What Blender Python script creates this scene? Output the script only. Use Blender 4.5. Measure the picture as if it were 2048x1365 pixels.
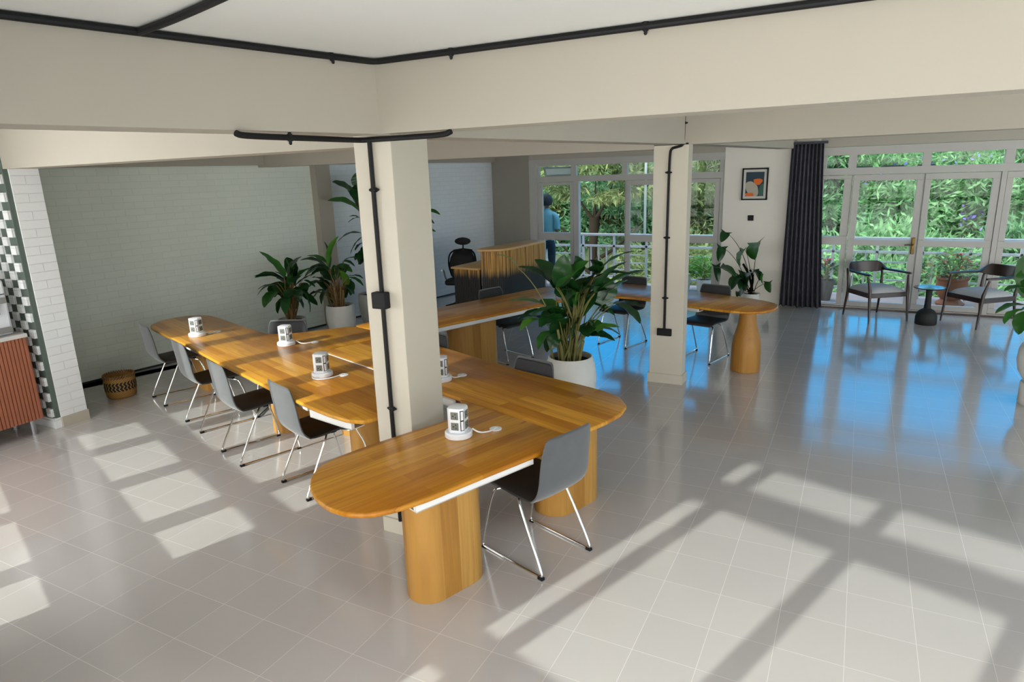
import bpy, bmesh, math, random
import numpy as np
from mathutils import Vector, Matrix

PI = math.pi
rnd = random.Random(7)
S = bpy.context.scene
COL = S.collection
for o in list(bpy.data.objects):
    bpy.data.objects.remove(o)

# ---------------------------------------------------------------- camera
CAM_H = 2.2
yaw, pitch, roll = 0.4859, -0.251, -0.0328
f_ = Vector((math.cos(pitch)*math.cos(yaw), math.cos(pitch)*math.sin(yaw), math.sin(pitch)))
r_ = Vector((math.sin(yaw), -math.cos(yaw), 0))
u_ = r_.cross(f_)
r2 = r_*math.cos(roll) + u_*math.sin(roll)
u2 = -r_*math.sin(roll) + u_*math.cos(roll)
cam = bpy.data.cameras.new('camera')
cam.sensor_width = 36.0
cam.lens = 1316/2048*36
cam.clip_start = 0.05
cam.clip_end = 300
camo = bpy.data.objects.new('camera', cam)
M3 = Matrix((r2, u2, -f_)).transposed()
camo.matrix_world = Matrix.Translation((0, 0, CAM_H)) @ M3.to_4x4()
COL.objects.link(camo)
S.camera = camo

# ---------------------------------------------------------------- sky, sun, exposure
S.view_settings.view_transform = 'Standard'
S.view_settings.look = 'None'
S.view_settings.gamma = 1.0
S.view_settings.use_curve_mapping = False
S.view_settings.exposure = 0.38
S.cycles.max_bounces = 16
S.cycles.diffuse_bounces = 10
S.cycles.glossy_bounces = 6
S.cycles.transparent_max_bounces = 24

SUN_AZ, SUN_EL = math.radians(160.5), math.radians(24.5)
world = bpy.data.worlds.new('sky')
S.world = world
world.use_nodes = True
wn = world.node_tree.nodes
wl = world.node_tree.links
wn.clear()
wo = wn.new('ShaderNodeOutputWorld')
wb = wn.new('ShaderNodeBackground')
tc = wn.new('ShaderNodeTexCoord')
sx = wn.new('ShaderNodeSeparateXYZ')
wl.new(tc.outputs['Generated'], sx.inputs[0])
# clear blue away from the sun, pale bright haze around the sun's side
ra = wn.new('ShaderNodeVectorMath'); ra.operation = 'DOT_PRODUCT'
ra.inputs[1].default_value = (math.cos(SUN_AZ), math.sin(SUN_AZ), 0)
wl.new(tc.outputs['Generated'], ra.inputs[0])
mr = wn.new('ShaderNodeMapRange')
mr.inputs['From Min'].default_value = -0.46
mr.inputs['From Max'].default_value = 0.25
wl.new(ra.outputs['Value'], mr.inputs['Value'])
el = wn.new('ShaderNodeMapRange')
el.inputs['From Min'].default_value = 0.0
el.inputs['From Max'].default_value = 0.22
wl.new(sx.outputs['Z'], el.inputs['Value'])
blue = wn.new('ShaderNodeMix'); blue.data_type = 'RGBA'
blue.inputs['A'].default_value = (0.45, 0.62, 0.72, 1)
blue.inputs['B'].default_value = (0.0, 0.37, 0.88, 1)
wl.new(el.outputs[0], blue.inputs['Factor'])
allc = wn.new('ShaderNodeMix'); allc.data_type = 'RGBA'
allc.inputs['B'].default_value = (3.42, 3.16, 3.22, 1)
wl.new(mr.outputs[0], allc.inputs['Factor'])
wl.new(blue.outputs['Result'], allc.inputs['A'])
wl.new(allc.outputs['Result'], wb.inputs['Color'])
wb.inputs['Strength'].default_value = 1.9
wl.new(wb.outputs[0], wo.inputs['Surface'])

sun = bpy.data.lights.new('sun', 'SUN')
sun.energy = 3.7
sun.angle = math.radians(0.7)
sun.color = (1.0, 0.97, 0.93)
suno = bpy.data.objects.new('sun', sun)
sd = Vector((math.cos(SUN_AZ)*math.cos(SUN_EL), math.sin(SUN_AZ)*math.cos(SUN_EL), math.sin(SUN_EL)))
suno.rotation_euler = sd.to_track_quat('Z', 'Y').to_euler()
suno.location = sd*20
COL.objects.link(suno)

# ---------------------------------------------------------------- materials
def nodes(name):
    m = bpy.data.materials.new(name); m.use_nodes = True
    nt = m.node_tree
    return m, nt, nt.nodes['Principled BSDF']

def plain(name, col, rough=0.6, metal=0.0, noise=0.0, scale=8.0, bump=0.0, spec=0.5, sheen=0.0):
    m, nt, b = nodes(name)
    b.inputs['Roughness'].default_value = rough
    b.inputs['Metallic'].default_value = metal
    b.inputs['Specular IOR Level'].default_value = spec
    b.inputs['Sheen Weight'].default_value = sheen
    t = nt.nodes.new('ShaderNodeTexCoord')
    n = nt.nodes.new('ShaderNodeTexNoise'); n.inputs['Scale'].default_value = scale
    n.inputs['Detail'].default_value = 4
    nt.links.new(t.outputs['Object'], n.inputs['Vector'])
    mx = nt.nodes.new('ShaderNodeMix'); mx.data_type = 'RGBA'
    mx.inputs['A'].default_value = tuple(c*(1-noise) for c in col)+(1,)
    mx.inputs['B'].default_value = tuple(min(1, c*(1+noise)) for c in col)+(1,)
    nt.links.new(n.outputs['Fac'], mx.inputs['Factor'])
    nt.links.new(mx.outputs['Result'], b.inputs['Base Color'])
    if bump:
        bp = nt.nodes.new('ShaderNodeBump'); bp.inputs['Strength'].default_value = bump
        bp.inputs['Distance'].default_value = 0.01
        nt.links.new(n.outputs['Fac'], bp.inputs['Height'])
        nt.links.new(bp.outputs[0], b.inputs['Normal'])
    return m

def math_node(nt, op, a, b=None):
    n = nt.nodes.new('ShaderNodeMath'); n.operation = op
    for i, v in enumerate((a, b)):
        if v is None: continue
        if isinstance(v, (int, float)): n.inputs[i].default_value = v
        else: nt.links.new(v, n.inputs[i])
    return n.outputs[0]

def floor_material():
    m, nt, b = nodes('floor_tiles')
    t = nt.nodes.new('ShaderNodeTexCoord')
    s = nt.nodes.new('ShaderNodeSeparateXYZ')
    nt.links.new(t.outputs['Object'], s.inputs[0])
    P, w = 0.2965, 0.0011
    def line(sock, off, pitch, w):
        a = math_node(nt, 'DIVIDE', math_node(nt, 'SUBTRACT', sock, off), pitch)
        fr = math_node(nt, 'FRACT', a)
        d = math_node(nt, 'ABSOLUTE', math_node(nt, 'SUBTRACT', fr, 0.5))
        return math_node(nt, 'GREATER_THAN', d, 0.5-w/pitch)
    lx = line(s.outputs['X'], 0.2075, P, w)
    ly = line(s.outputs['Y'], 0.183, P, w)
    g = math_node(nt, 'MAXIMUM', lx, ly)
    n = nt.nodes.new('ShaderNodeTexNoise'); n.inputs['Scale'].default_value = 2.5
    n.inputs['Detail'].default_value = 3
    nt.links.new(t.outputs['Object'], n.inputs['Vector'])
    # tone changes a little from tile to tile
    sc = nt.nodes.new('ShaderNodeVectorMath'); sc.operation = 'MULTIPLY_ADD'
    sc.inputs[1].default_value = (1/P, 1/P, 0); sc.inputs[2].default_value = (-0.2075/P, -0.183/P, 0)
    nt.links.new(t.outputs['Object'], sc.inputs[0])
    fl = nt.nodes.new('ShaderNodeVectorMath'); fl.operation = 'FLOOR'
    nt.links.new(sc.outputs[0], fl.inputs[0])
    wn_ = nt.nodes.new('ShaderNodeTexWhiteNoise')
    nt.links.new(fl.outputs[0], wn_.inputs['Vector'])
    fac = math_node(nt, 'ADD', math_node(nt, 'MULTIPLY', n.outputs['Fac'], 0.5), math_node(nt, 'MULTIPLY', wn_.outputs['Value'], 0.5))
    mx = nt.nodes.new('ShaderNodeMix'); mx.data_type = 'RGBA'
    mx.inputs['A'].default_value = (0.475, 0.45, 0.435, 1)
    mx.inputs['B'].default_value = (0.535, 0.505, 0.49, 1)
    nt.links.new(fac, mx.inputs['Factor'])
    mg = nt.nodes.new('ShaderNodeMix'); mg.data_type = 'RGBA'
    nt.links.new(g, mg.inputs['Factor'])
    nt.links.new(mx.outputs['Result'], mg.inputs['A'])
    mg.inputs['B'].default_value = (0.66, 0.63, 0.60, 1)
    nt.links.new(mg.outputs['Result'], b.inputs['Base Color'])
    rr = math_node(nt, 'ADD', math_node(nt, 'MULTIPLY', g, 0.3), math_node(nt, 'ADD', math_node(nt, 'MULTIPLY', n.outputs['Fac'], 0.06), 0.12))
    nt.links.new(rr, b.inputs['Roughness'])
    b.inputs['IOR'].default_value = 1.6
    b.inputs['Coat Weight'].default_value = 0.6
    b.inputs['Coat Roughness'].default_value = 0.10
    bp = nt.nodes.new('ShaderNodeBump'); bp.inputs['Strength'].default_value = 0.12
    bp.inputs['Distance'].default_value = 0.01; bp.invert = True
    nt.links.new(g, bp.inputs['Height'])
    nt.links.new(bp.outputs[0], b.inputs['Normal'])
    return m

def brick_material(name, col, bw=0.23, bh=0.077, depth=0.3, swap='XZ'):
    m, nt, b = nodes(name)
    t = nt.nodes.new('ShaderNodeTexCoord')
    s = nt.nodes.new('ShaderNodeSeparateXYZ'); nt.links.new(t.outputs['Object'], s.inputs[0])
    c = nt.nodes.new('ShaderNodeCombineXYZ')
    nt.links.new(s.outputs[swap[0]], c.inputs['X']); nt.links.new(s.outputs[swap[1]], c.inputs['Y'])
    br = nt.nodes.new('ShaderNodeTexBrick')
    nt.links.new(c.outputs[0], br.inputs['Vector'])
    br.inputs['Scale'].default_value = 1.0
    br.inputs['Brick Width'].default_value = bw
    br.inputs['Row Height'].default_value = bh
    br.inputs['Mortar Size'].default_value = 0.004
    br.inputs['Mortar Smooth'].default_value = 0.4
    br.inputs['Color1'].default_value = tuple(x*1.015 for x in col)+(1,)
    br.inputs['Color2'].default_value = tuple(x*0.985 for x in col)+(1,)
    br.inputs['Mortar'].default_value = tuple(x*0.90 for x in col)+(1,)
    nt.links.new(br.outputs['Color'], b.inputs['Base Color'])
    n = nt.nodes.new('ShaderNodeTexNoise'); n.inputs['Scale'].default_value = 30
    nt.links.new(t.outputs['Object'], n.inputs['Vector'])
    h = math_node(nt, 'SUBTRACT', math_node(nt, 'MULTIPLY', n.outputs['Fac'], 0.3), br.outputs['Fac'])
    bp = nt.nodes.new('ShaderNodeBump'); bp.inputs['Strength'].default_value = depth
    bp.inputs['Distance'].default_value = 0.006
    nt.links.new(h, bp.inputs['Height']); nt.links.new(bp.outputs[0], b.inputs['Normal'])
    b.inputs['Roughness'].default_value = 0.75
    return m

def wood_material(name, c1, c2, cd, axes='XY', width=0.085, length=0.75, rough=0.3, rot=0.0, knots=True):
    """staves laid side by side; axes = (along the grain, across it)"""
    m, nt, b = nodes(name)
    t = nt.nodes.new('ShaderNodeTexCoord')
    mp = nt.nodes.new('ShaderNodeMapping'); mp.inputs['Rotation'].default_value = (0, 0, rot)
    nt.links.new(t.outputs['Object'], mp.inputs['Vector'])
    s = nt.nodes.new('ShaderNodeSeparateXYZ'); nt.links.new(mp.outputs[0], s.inputs[0])
    c = nt.nodes.new('ShaderNodeCombineXYZ')
    nt.links.new(s.outputs[axes[0]], c.inputs['X']); nt.links.new(s.outputs[axes[1]], c.inputs['Y'])
    if axes == 'ZX':
        nt.links.new(math_node(nt, 'ADD', s.outputs['X'], s.outputs['Y']), c.inputs['Y'])
    br = nt.nodes.new('ShaderNodeTexBrick')
    nt.links.new(c.outputs[0], br.inputs['Vector'])
    br.offset = 0.37; br.offset_frequency = 2
    br.inputs['Scale'].default_value = 1.0
    br.inputs['Brick Width'].default_value = length
    br.inputs['Row Height'].default_value = width
    br.inputs['Mortar Size'].default_value = 0.0006
    br.inputs['Mortar Smooth'].default_value = 0.6
    br.inputs['Bias'].default_value = -0.1
    br.inputs['Color1'].default_value = c1+(1,)
    br.inputs['Color2'].default_value = c2+(1,)
    br.inputs['Mortar'].default_value = tuple(x*0.6 for x in c2)+(1,)
    st = nt.nodes.new('ShaderNodeVectorMath'); st.operation = 'MULTIPLY'
    st.inputs[1].default_value = (1.6, 34, 1)
    nt.links.new(c.outputs[0], st.inputs[0])
    n = nt.nodes.new('ShaderNodeTexNoise'); n.inputs['Scale'].default_value = 1.0
    n.inputs['Detail'].default_value = 6; n.inputs['Distortion'].default_value = 0.8
    nt.links.new(st.outputs[0], n.inputs['Vector'])
    g = nt.nodes.new('ShaderNodeMapRange')
    g.inputs['From Min'].default_value = 0.42; g.inputs['From Max'].default_value = 0.78
    nt.links.new(n.outputs['Fac'], g.inputs['Value'])
    mx = nt.nodes.new('ShaderNodeMix'); mx.data_type = 'RGBA'
    nt.links.new(math_node(nt, 'MULTIPLY', g.outputs[0], 0.55), mx.inputs['Factor'])
    nt.links.new(br.outputs['Color'], mx.inputs['A']); mx.inputs['B'].default_value = cd+(1,)
    last = mx.outputs['Result']
    if knots:
        st2 = nt.nodes.new('ShaderNodeVectorMath'); st2.operation = 'MULTIPLY'
        st2.inputs[1].default_value = (2.2, 17, 1)
        nt.links.new(c.outputs[0], st2.inputs[0])
        n2 = nt.nodes.new('ShaderNodeTexNoise'); n2.inputs['Scale'].default_value = 1.0
        n2.inputs['Detail'].default_value = 2
        nt.links.new(st2.outputs[0], n2.inputs['Vector'])
        k = nt.nodes.new('ShaderNodeMapRange')
        k.inputs['From Min'].default_value = 0.70; k.inputs['From Max'].default_value = 0.76
        nt.links.new(n2.outputs['Fac'], k.inputs['Value'])
        mk = nt.nodes.new('ShaderNodeMix'); mk.data_type = 'RGBA'
        nt.links.new(math_node(nt, 'MULTIPLY', k.outputs[0], 0.75), mk.inputs['Factor'])
        nt.links.new(last, mk.inputs['A']); mk.inputs['B'].default_value = tuple(x*0.3 for x in cd)+(1,)
        last = mk.outputs['Result']
    nt.links.new(last, b.inputs['Base Color'])
    b.inputs['Roughness'].default_value = rough
    b.inputs['Coat Weight'].default_value = 0.08
    b.inputs['Coat Roughness'].default_value = 0.2
    b.inputs['Specular IOR Level'].default_value = 0.28
    return m

def glass_material(name='window_glass', tint=(0.93, 0.97, 0.95), refl=1.0):
    m = bpy.data.materials.new(name); m.use_nodes = True
    nt = m.node_tree; nt.nodes.clear()
    out = nt.nodes.new('ShaderNodeOutputMaterial')
    tr = nt.nodes.new('ShaderNodeBsdfTransparent'); tr.inputs['Color'].default_value = tint+(1,)
    gl = nt.nodes.new('ShaderNodeBsdfGlossy'); gl.inputs['Roughness'].default_value = 0.02
    fr = nt.nodes.new('ShaderNodeFresnel'); fr.inputs['IOR'].default_value = 1.4
    mx = nt.nodes.new('ShaderNodeMixShader')
    nt.links.new(math_node(nt, 'MULTIPLY', fr.outputs[0], refl*0.3), mx.inputs[0])
    nt.links.new(tr.outputs[0], mx.inputs[1]); nt.links.new(gl.outputs[0], mx.inputs[2])
    nt.links.new(mx.outputs[0], out.inputs['Surface'])
    return m

def leaf_material(name, c1, c2, rough=0.35, trans=0.25, vein=None):
    m, nt, b = nodes(name)
    t = nt.nodes.new('ShaderNodeTexCoord')
    n = nt.nodes.new('ShaderNodeTexNoise'); n.inputs['Scale'].default_value = 3.5
    n.inputs['Detail'].default_value = 3
    nt.links.new(t.outputs['Object'], n.inputs['Vector'])
    r = nt.nodes.new('ShaderNodeMapRange'); r.inputs['From Min'].default_value = 0.35; r.inputs['From Max'].default_value = 0.65
    nt.links.new(n.outputs['Fac'], r.inputs['Value'])
    mx = nt.nodes.new('ShaderNodeMix'); mx.data_type = 'RGBA'
    mx.inputs['A'].default_value = c1+(1,); mx.inputs['B'].default_value = c2+(1,)
    nt.links.new(r.outputs[0], mx.inputs['Factor'])
    nt.links.new(mx.outputs['Result'], b.inputs['Base Color'])
    b.inputs['Roughness'].default_value = rough
    if trans:
        out = nt.nodes['Material Output']
        tl = nt.nodes.new('ShaderNodeBsdfTranslucent')
        nt.links.new(mx.outputs['Result'], tl.inputs['Color'])
        ms = nt.nodes.new('ShaderNodeMixShader'); ms.inputs[0].default_value = trans
        nt.links.new(b.outputs[0], ms.inputs[1]); nt.links.new(tl.outputs[0], ms.inputs[2])
        nt.links.new(ms.outputs[0], out.inputs['Surface'])
    return m

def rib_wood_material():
    """reception desk: fluted oak whose lower part turns black with a streaky edge"""
    m, nt, b = nodes('oak_black_below')
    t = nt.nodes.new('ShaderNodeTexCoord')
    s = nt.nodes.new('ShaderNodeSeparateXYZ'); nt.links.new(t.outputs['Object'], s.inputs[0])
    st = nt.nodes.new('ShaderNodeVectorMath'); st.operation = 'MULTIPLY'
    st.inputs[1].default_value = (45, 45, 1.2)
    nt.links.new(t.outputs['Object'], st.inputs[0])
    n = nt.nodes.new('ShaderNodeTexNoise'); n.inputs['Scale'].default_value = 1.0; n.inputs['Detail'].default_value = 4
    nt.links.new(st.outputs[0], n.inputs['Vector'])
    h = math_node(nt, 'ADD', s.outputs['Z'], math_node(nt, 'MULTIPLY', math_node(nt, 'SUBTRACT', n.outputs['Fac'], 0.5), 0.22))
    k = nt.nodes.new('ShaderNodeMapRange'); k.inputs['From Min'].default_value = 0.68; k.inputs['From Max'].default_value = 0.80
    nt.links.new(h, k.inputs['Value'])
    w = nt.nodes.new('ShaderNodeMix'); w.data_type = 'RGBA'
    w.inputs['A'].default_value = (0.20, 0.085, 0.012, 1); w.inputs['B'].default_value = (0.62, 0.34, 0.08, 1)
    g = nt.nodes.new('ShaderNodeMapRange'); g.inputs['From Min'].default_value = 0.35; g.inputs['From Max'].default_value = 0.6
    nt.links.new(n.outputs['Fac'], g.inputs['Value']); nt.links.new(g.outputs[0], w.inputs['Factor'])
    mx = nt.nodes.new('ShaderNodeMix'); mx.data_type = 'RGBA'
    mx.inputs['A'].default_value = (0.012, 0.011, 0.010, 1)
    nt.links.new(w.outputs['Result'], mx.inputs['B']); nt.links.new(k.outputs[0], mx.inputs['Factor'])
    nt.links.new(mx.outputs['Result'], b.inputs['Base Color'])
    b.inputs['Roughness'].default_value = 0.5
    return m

def basket_material(dark):
    m, nt, b = nodes('basket_weave_dark' if dark else 'basket_weave')
    t = nt.nodes.new('ShaderNodeTexCoord')
    s = nt.nodes.new('ShaderNodeSeparateXYZ'); nt.links.new(t.outputs['Object'], s.inputs[0])
    ang = math_node(nt, 'ARCTAN2', s.outputs['Y'], s.outputs['X'])
    if dark:
        zz = math_node(nt, 'PINGPONG', math_node(nt, 'MULTIPLY', s.outputs['Z'], 42), 1.0)
        v = math_node(nt, 'SINE', math_node(nt, 'ADD', math_node(nt, 'MULTIPLY', ang, 26), math_node(nt, 'MULTIPLY', zz, 3.0)))
        ca, cb = (0.015, 0.008, 0.004, 1), (0.42, 0.24, 0.07, 1)
        lo, hi = 0.2, 0.8
    else:
        v = math_node(nt, 'MULTIPLY', math_node(nt, 'SINE', math_node(nt, 'MULTIPLY', ang, 34)), math_node(nt, 'SINE', math_node(nt, 'MULTIPLY', s.outputs['Z'], 340)))
        ca, cb = (0.16, 0.065, 0.012, 1), (0.52, 0.29, 0.08, 1)
        lo, hi = -0.8, 0.8
    r = nt.nodes.new('ShaderNodeMapRange'); r.inputs['From Min'].default_value = lo; r.inputs['From Max'].default_value = hi
    nt.links.new(v, r.inputs['Value'])
    mx = nt.nodes.new('ShaderNodeMix'); mx.data_type = 'RGBA'
    mx.inputs['A'].default_value = ca; mx.inputs['B'].default_value = cb
    nt.links.new(r.outputs[0], mx.inputs['Factor']); nt.links.new(mx.outputs['Result'], b.inputs['Base Color'])
    b.inputs['Roughness'].default_value = 0.7
    return m

M = {}
M['floor'] = floor_material()
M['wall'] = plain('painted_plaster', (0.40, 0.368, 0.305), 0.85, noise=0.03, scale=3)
M['wall_lit'] = plain('lightened_plaster', (0.80, 0.755, 0.67), 0.85, noise=0.03, scale=3)  # wall plaster lightened in colour, standing in for light on the picture wall
M['column'] = plain('column_paint', (0.56, 0.52, 0.43), 0.7, noise=0.03, scale=4)
M['ceiling'] = plain('ceiling_paint', (0.63, 0.63, 0.605), 0.9, noise=0.02)
M['brick'] = brick_material('painted_brick', (0.77, 0.82, 0.73))
M['brick_sky_lit'] = brick_material('sky_lit_brick', (0.76, 0.82, 0.86))  # same brick, with bluish window light put into its colour
M['brick_white'] = brick_material('white_painted_brick', (0.82, 0.83, 0.83), bw=0.5, depth=0.8)
M['brick_green'] = plain('grey_green_brick', (0.10, 0.13, 0.11), 0.8, noise=0.2, scale=12)
M['skirt'] = plain('skirting_tile', (0.50, 0.45, 0.37), 0.3, noise=0.08)
M['black_line'] = plain('black_skirting', (0.02, 0.022, 0.022), 0.4)
M['frame'] = plain('window_frame_paint', (0.44, 0.425, 0.395), 0.45, noise=0.03)
M['rail'] = plain('railing_paint', (0.42, 0.46, 0.49), 0.4)
M['glass'] = glass_material()
M['sash_glass'] = plain('frosted_sash', (0.85, 0.86, 0.86), 0.4)
M['black'] = plain('black_plastic', (0.009, 0.009, 0.010), 0.6, spec=0.25)
M['white_plastic'] = plain('white_plastic', (0.80, 0.82, 0.86), 0.3)
M['socket'] = plain('grey_socket', (0.16, 0.17, 0.15), 0.4)
M['white_steel'] = plain('white_steel', (0.78, 0.78, 0.76), 0.4)
M['chrome'] = plain('chrome', (0.80, 0.80, 0.78), 0.12, metal=1.0)
M['seat'] = plain('charcoal_leather', (0.022, 0.021, 0.021), 0.55, noise=0.2, scale=30)
M['lining'] = plain('charcoal_lining', (0.030, 0.031, 0.034), 0.8, noise=0.2, scale=30)
M['back'] = plain('grey_velvet', (0.072, 0.077, 0.082), 0.85, noise=0.18, scale=14, sheen=0.4)
M['dark_wood'] = plain('dark_walnut', (0.022, 0.009, 0.005), 0.32, noise=0.4, scale=9)
M['pad'] = plain('grey_seat_cloth', (0.40, 0.41, 0.41), 0.9, noise=0.15, scale=60)
M['curtain'] = plain('charcoal_curtain', (0.050, 0.050, 0.062), 0.85, noise=0.2, scale=10)
M['pot'] = plain('white_pot', (0.66, 0.66, 0.62), 0.55, noise=0.08, scale=10)
M['terracotta'] = plain('terracotta', (0.20, 0.075, 0.035), 0.75, noise=0.2, scale=7)
M['dark_pot'] = plain('dark_pot', (0.10, 0.085, 0.08), 0.6, noise=0.2)
M['soil'] = plain('soil', (0.035, 0.022, 0.015), 0.95, noise=0.4, scale=30)
M['slab'] = plain('balcony_slab', (0.26, 0.21, 0.195), 0.8, noise=0.08)
M['ground'] = plain('hill_ground', (0.022, 0.040, 0.014), 0.95, noise=0.5, scale=0.6)
M['bark'] = plain('bark', (0.010, 0.009, 0.006), 0.9, noise=0.4, scale=5, spec=0.05)
M['leaf'] = leaf_material('glossy_leaf', (0.016, 0.085, 0.010), (0.035, 0.16, 0.020), 0.38, 0.2)
M['leaf_dark'] = leaf_material('dark_leaf', (0.006, 0.040, 0.008), (0.014, 0.075, 0.014), 0.3, 0.12)
M['leaf_pale'] = leaf_material('pale_leaf', (0.10, 0.22, 0.09), (0.18, 0.32, 0.15), 0.5, 0.3)
M['leaf_light'] = leaf_material('light_leaf', (0.06, 0.22, 0.02), (0.14, 0.36, 0.04), 0.5, 0.35)
M['stem'] = plain('plant_stem', (0.16, 0.15, 0.04), 0.6, noise=0.3, scale=20)
M['stem_brown'] = plain('plant_stem_brown', (0.22, 0.13, 0.045), 0.6, noise=0.3, scale=20)
M['tree_a'] = leaf_material('tree_leaf_green', (0.038, 0.125, 0.040), (0.110, 0.250, 0.100), 0.7, 0.3)
M['tree_b'] = leaf_material('tree_leaf_yellow', (0.030, 0.062, 0.012), (0.085, 0.125, 0.038), 0.7, 0.3)
M['tree_c'] = leaf_material('tree_leaf_deep', (0.020, 0.085, 0.030), (0.065, 0.180, 0.070), 0.7, 0.3)
M['blossom'] = plain('violet_blossom', (0.09, 0.09, 0.36), 0.7)
M['red_flower'] = plain('red_flower', (0.65, 0.03, 0.03), 0.6)
M['ribbed'] = plain('terracotta_slats', (0.36, 0.12, 0.06), 0.5, noise=0.15, scale=6)
M['worktop'] = plain('pale_worktop', (0.62, 0.60, 0.57), 0.3)
M['skin'] = plain('skin', (0.16, 0.075, 0.045), 0.5)
M['shirt'] = plain('light_blue_shirt', (0.13, 0.34, 0.43), 0.85, noise=0.1)
M['jeans'] = plain('denim', (0.010, 0.030, 0.05), 0.85, noise=0.25, scale=18)
M['hair'] = plain('dark_hair', (0.008, 0.014, 0.02), 0.9)
M['brass'] = plain('brass', (0.16, 0.10, 0.03), 0.4, metal=1.0)
M['mesh_black'] = plain('black_mesh', (0.008, 0.008, 0.009), 0.7)
M['grey_metal'] = plain('grey_metal', (0.35, 0.36, 0.37), 0.3, metal=0.8)
M['blue_tap'] = plain('blue_tap', (0.02, 0.10, 0.35), 0.4)
M['shade_grey'] = plain('grey_panel', (0.17, 0.15, 0.145), 0.6)
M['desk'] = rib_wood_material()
W1, W2, WD = (0.68, 0.33, 0.035), (0.40, 0.14, 0.005), (0.19, 0.055, 0.003)
M['wood_x'] = wood_material('butcher_block', W1, W2, WD, 'XY')
M['wood_leg'] = wood_material('leg_veneer', (0.50, 0.27, 0.065), (0.35, 0.16, 0.026), (0.23, 0.09, 0.014), 'ZX', width=0.11, length=1.4, rough=0.45, knots=False)
M['wood_edge'] = plain('pale_oak', (0.66, 0.40, 0.15), 0.45, noise=0.15, scale=12)

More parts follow.
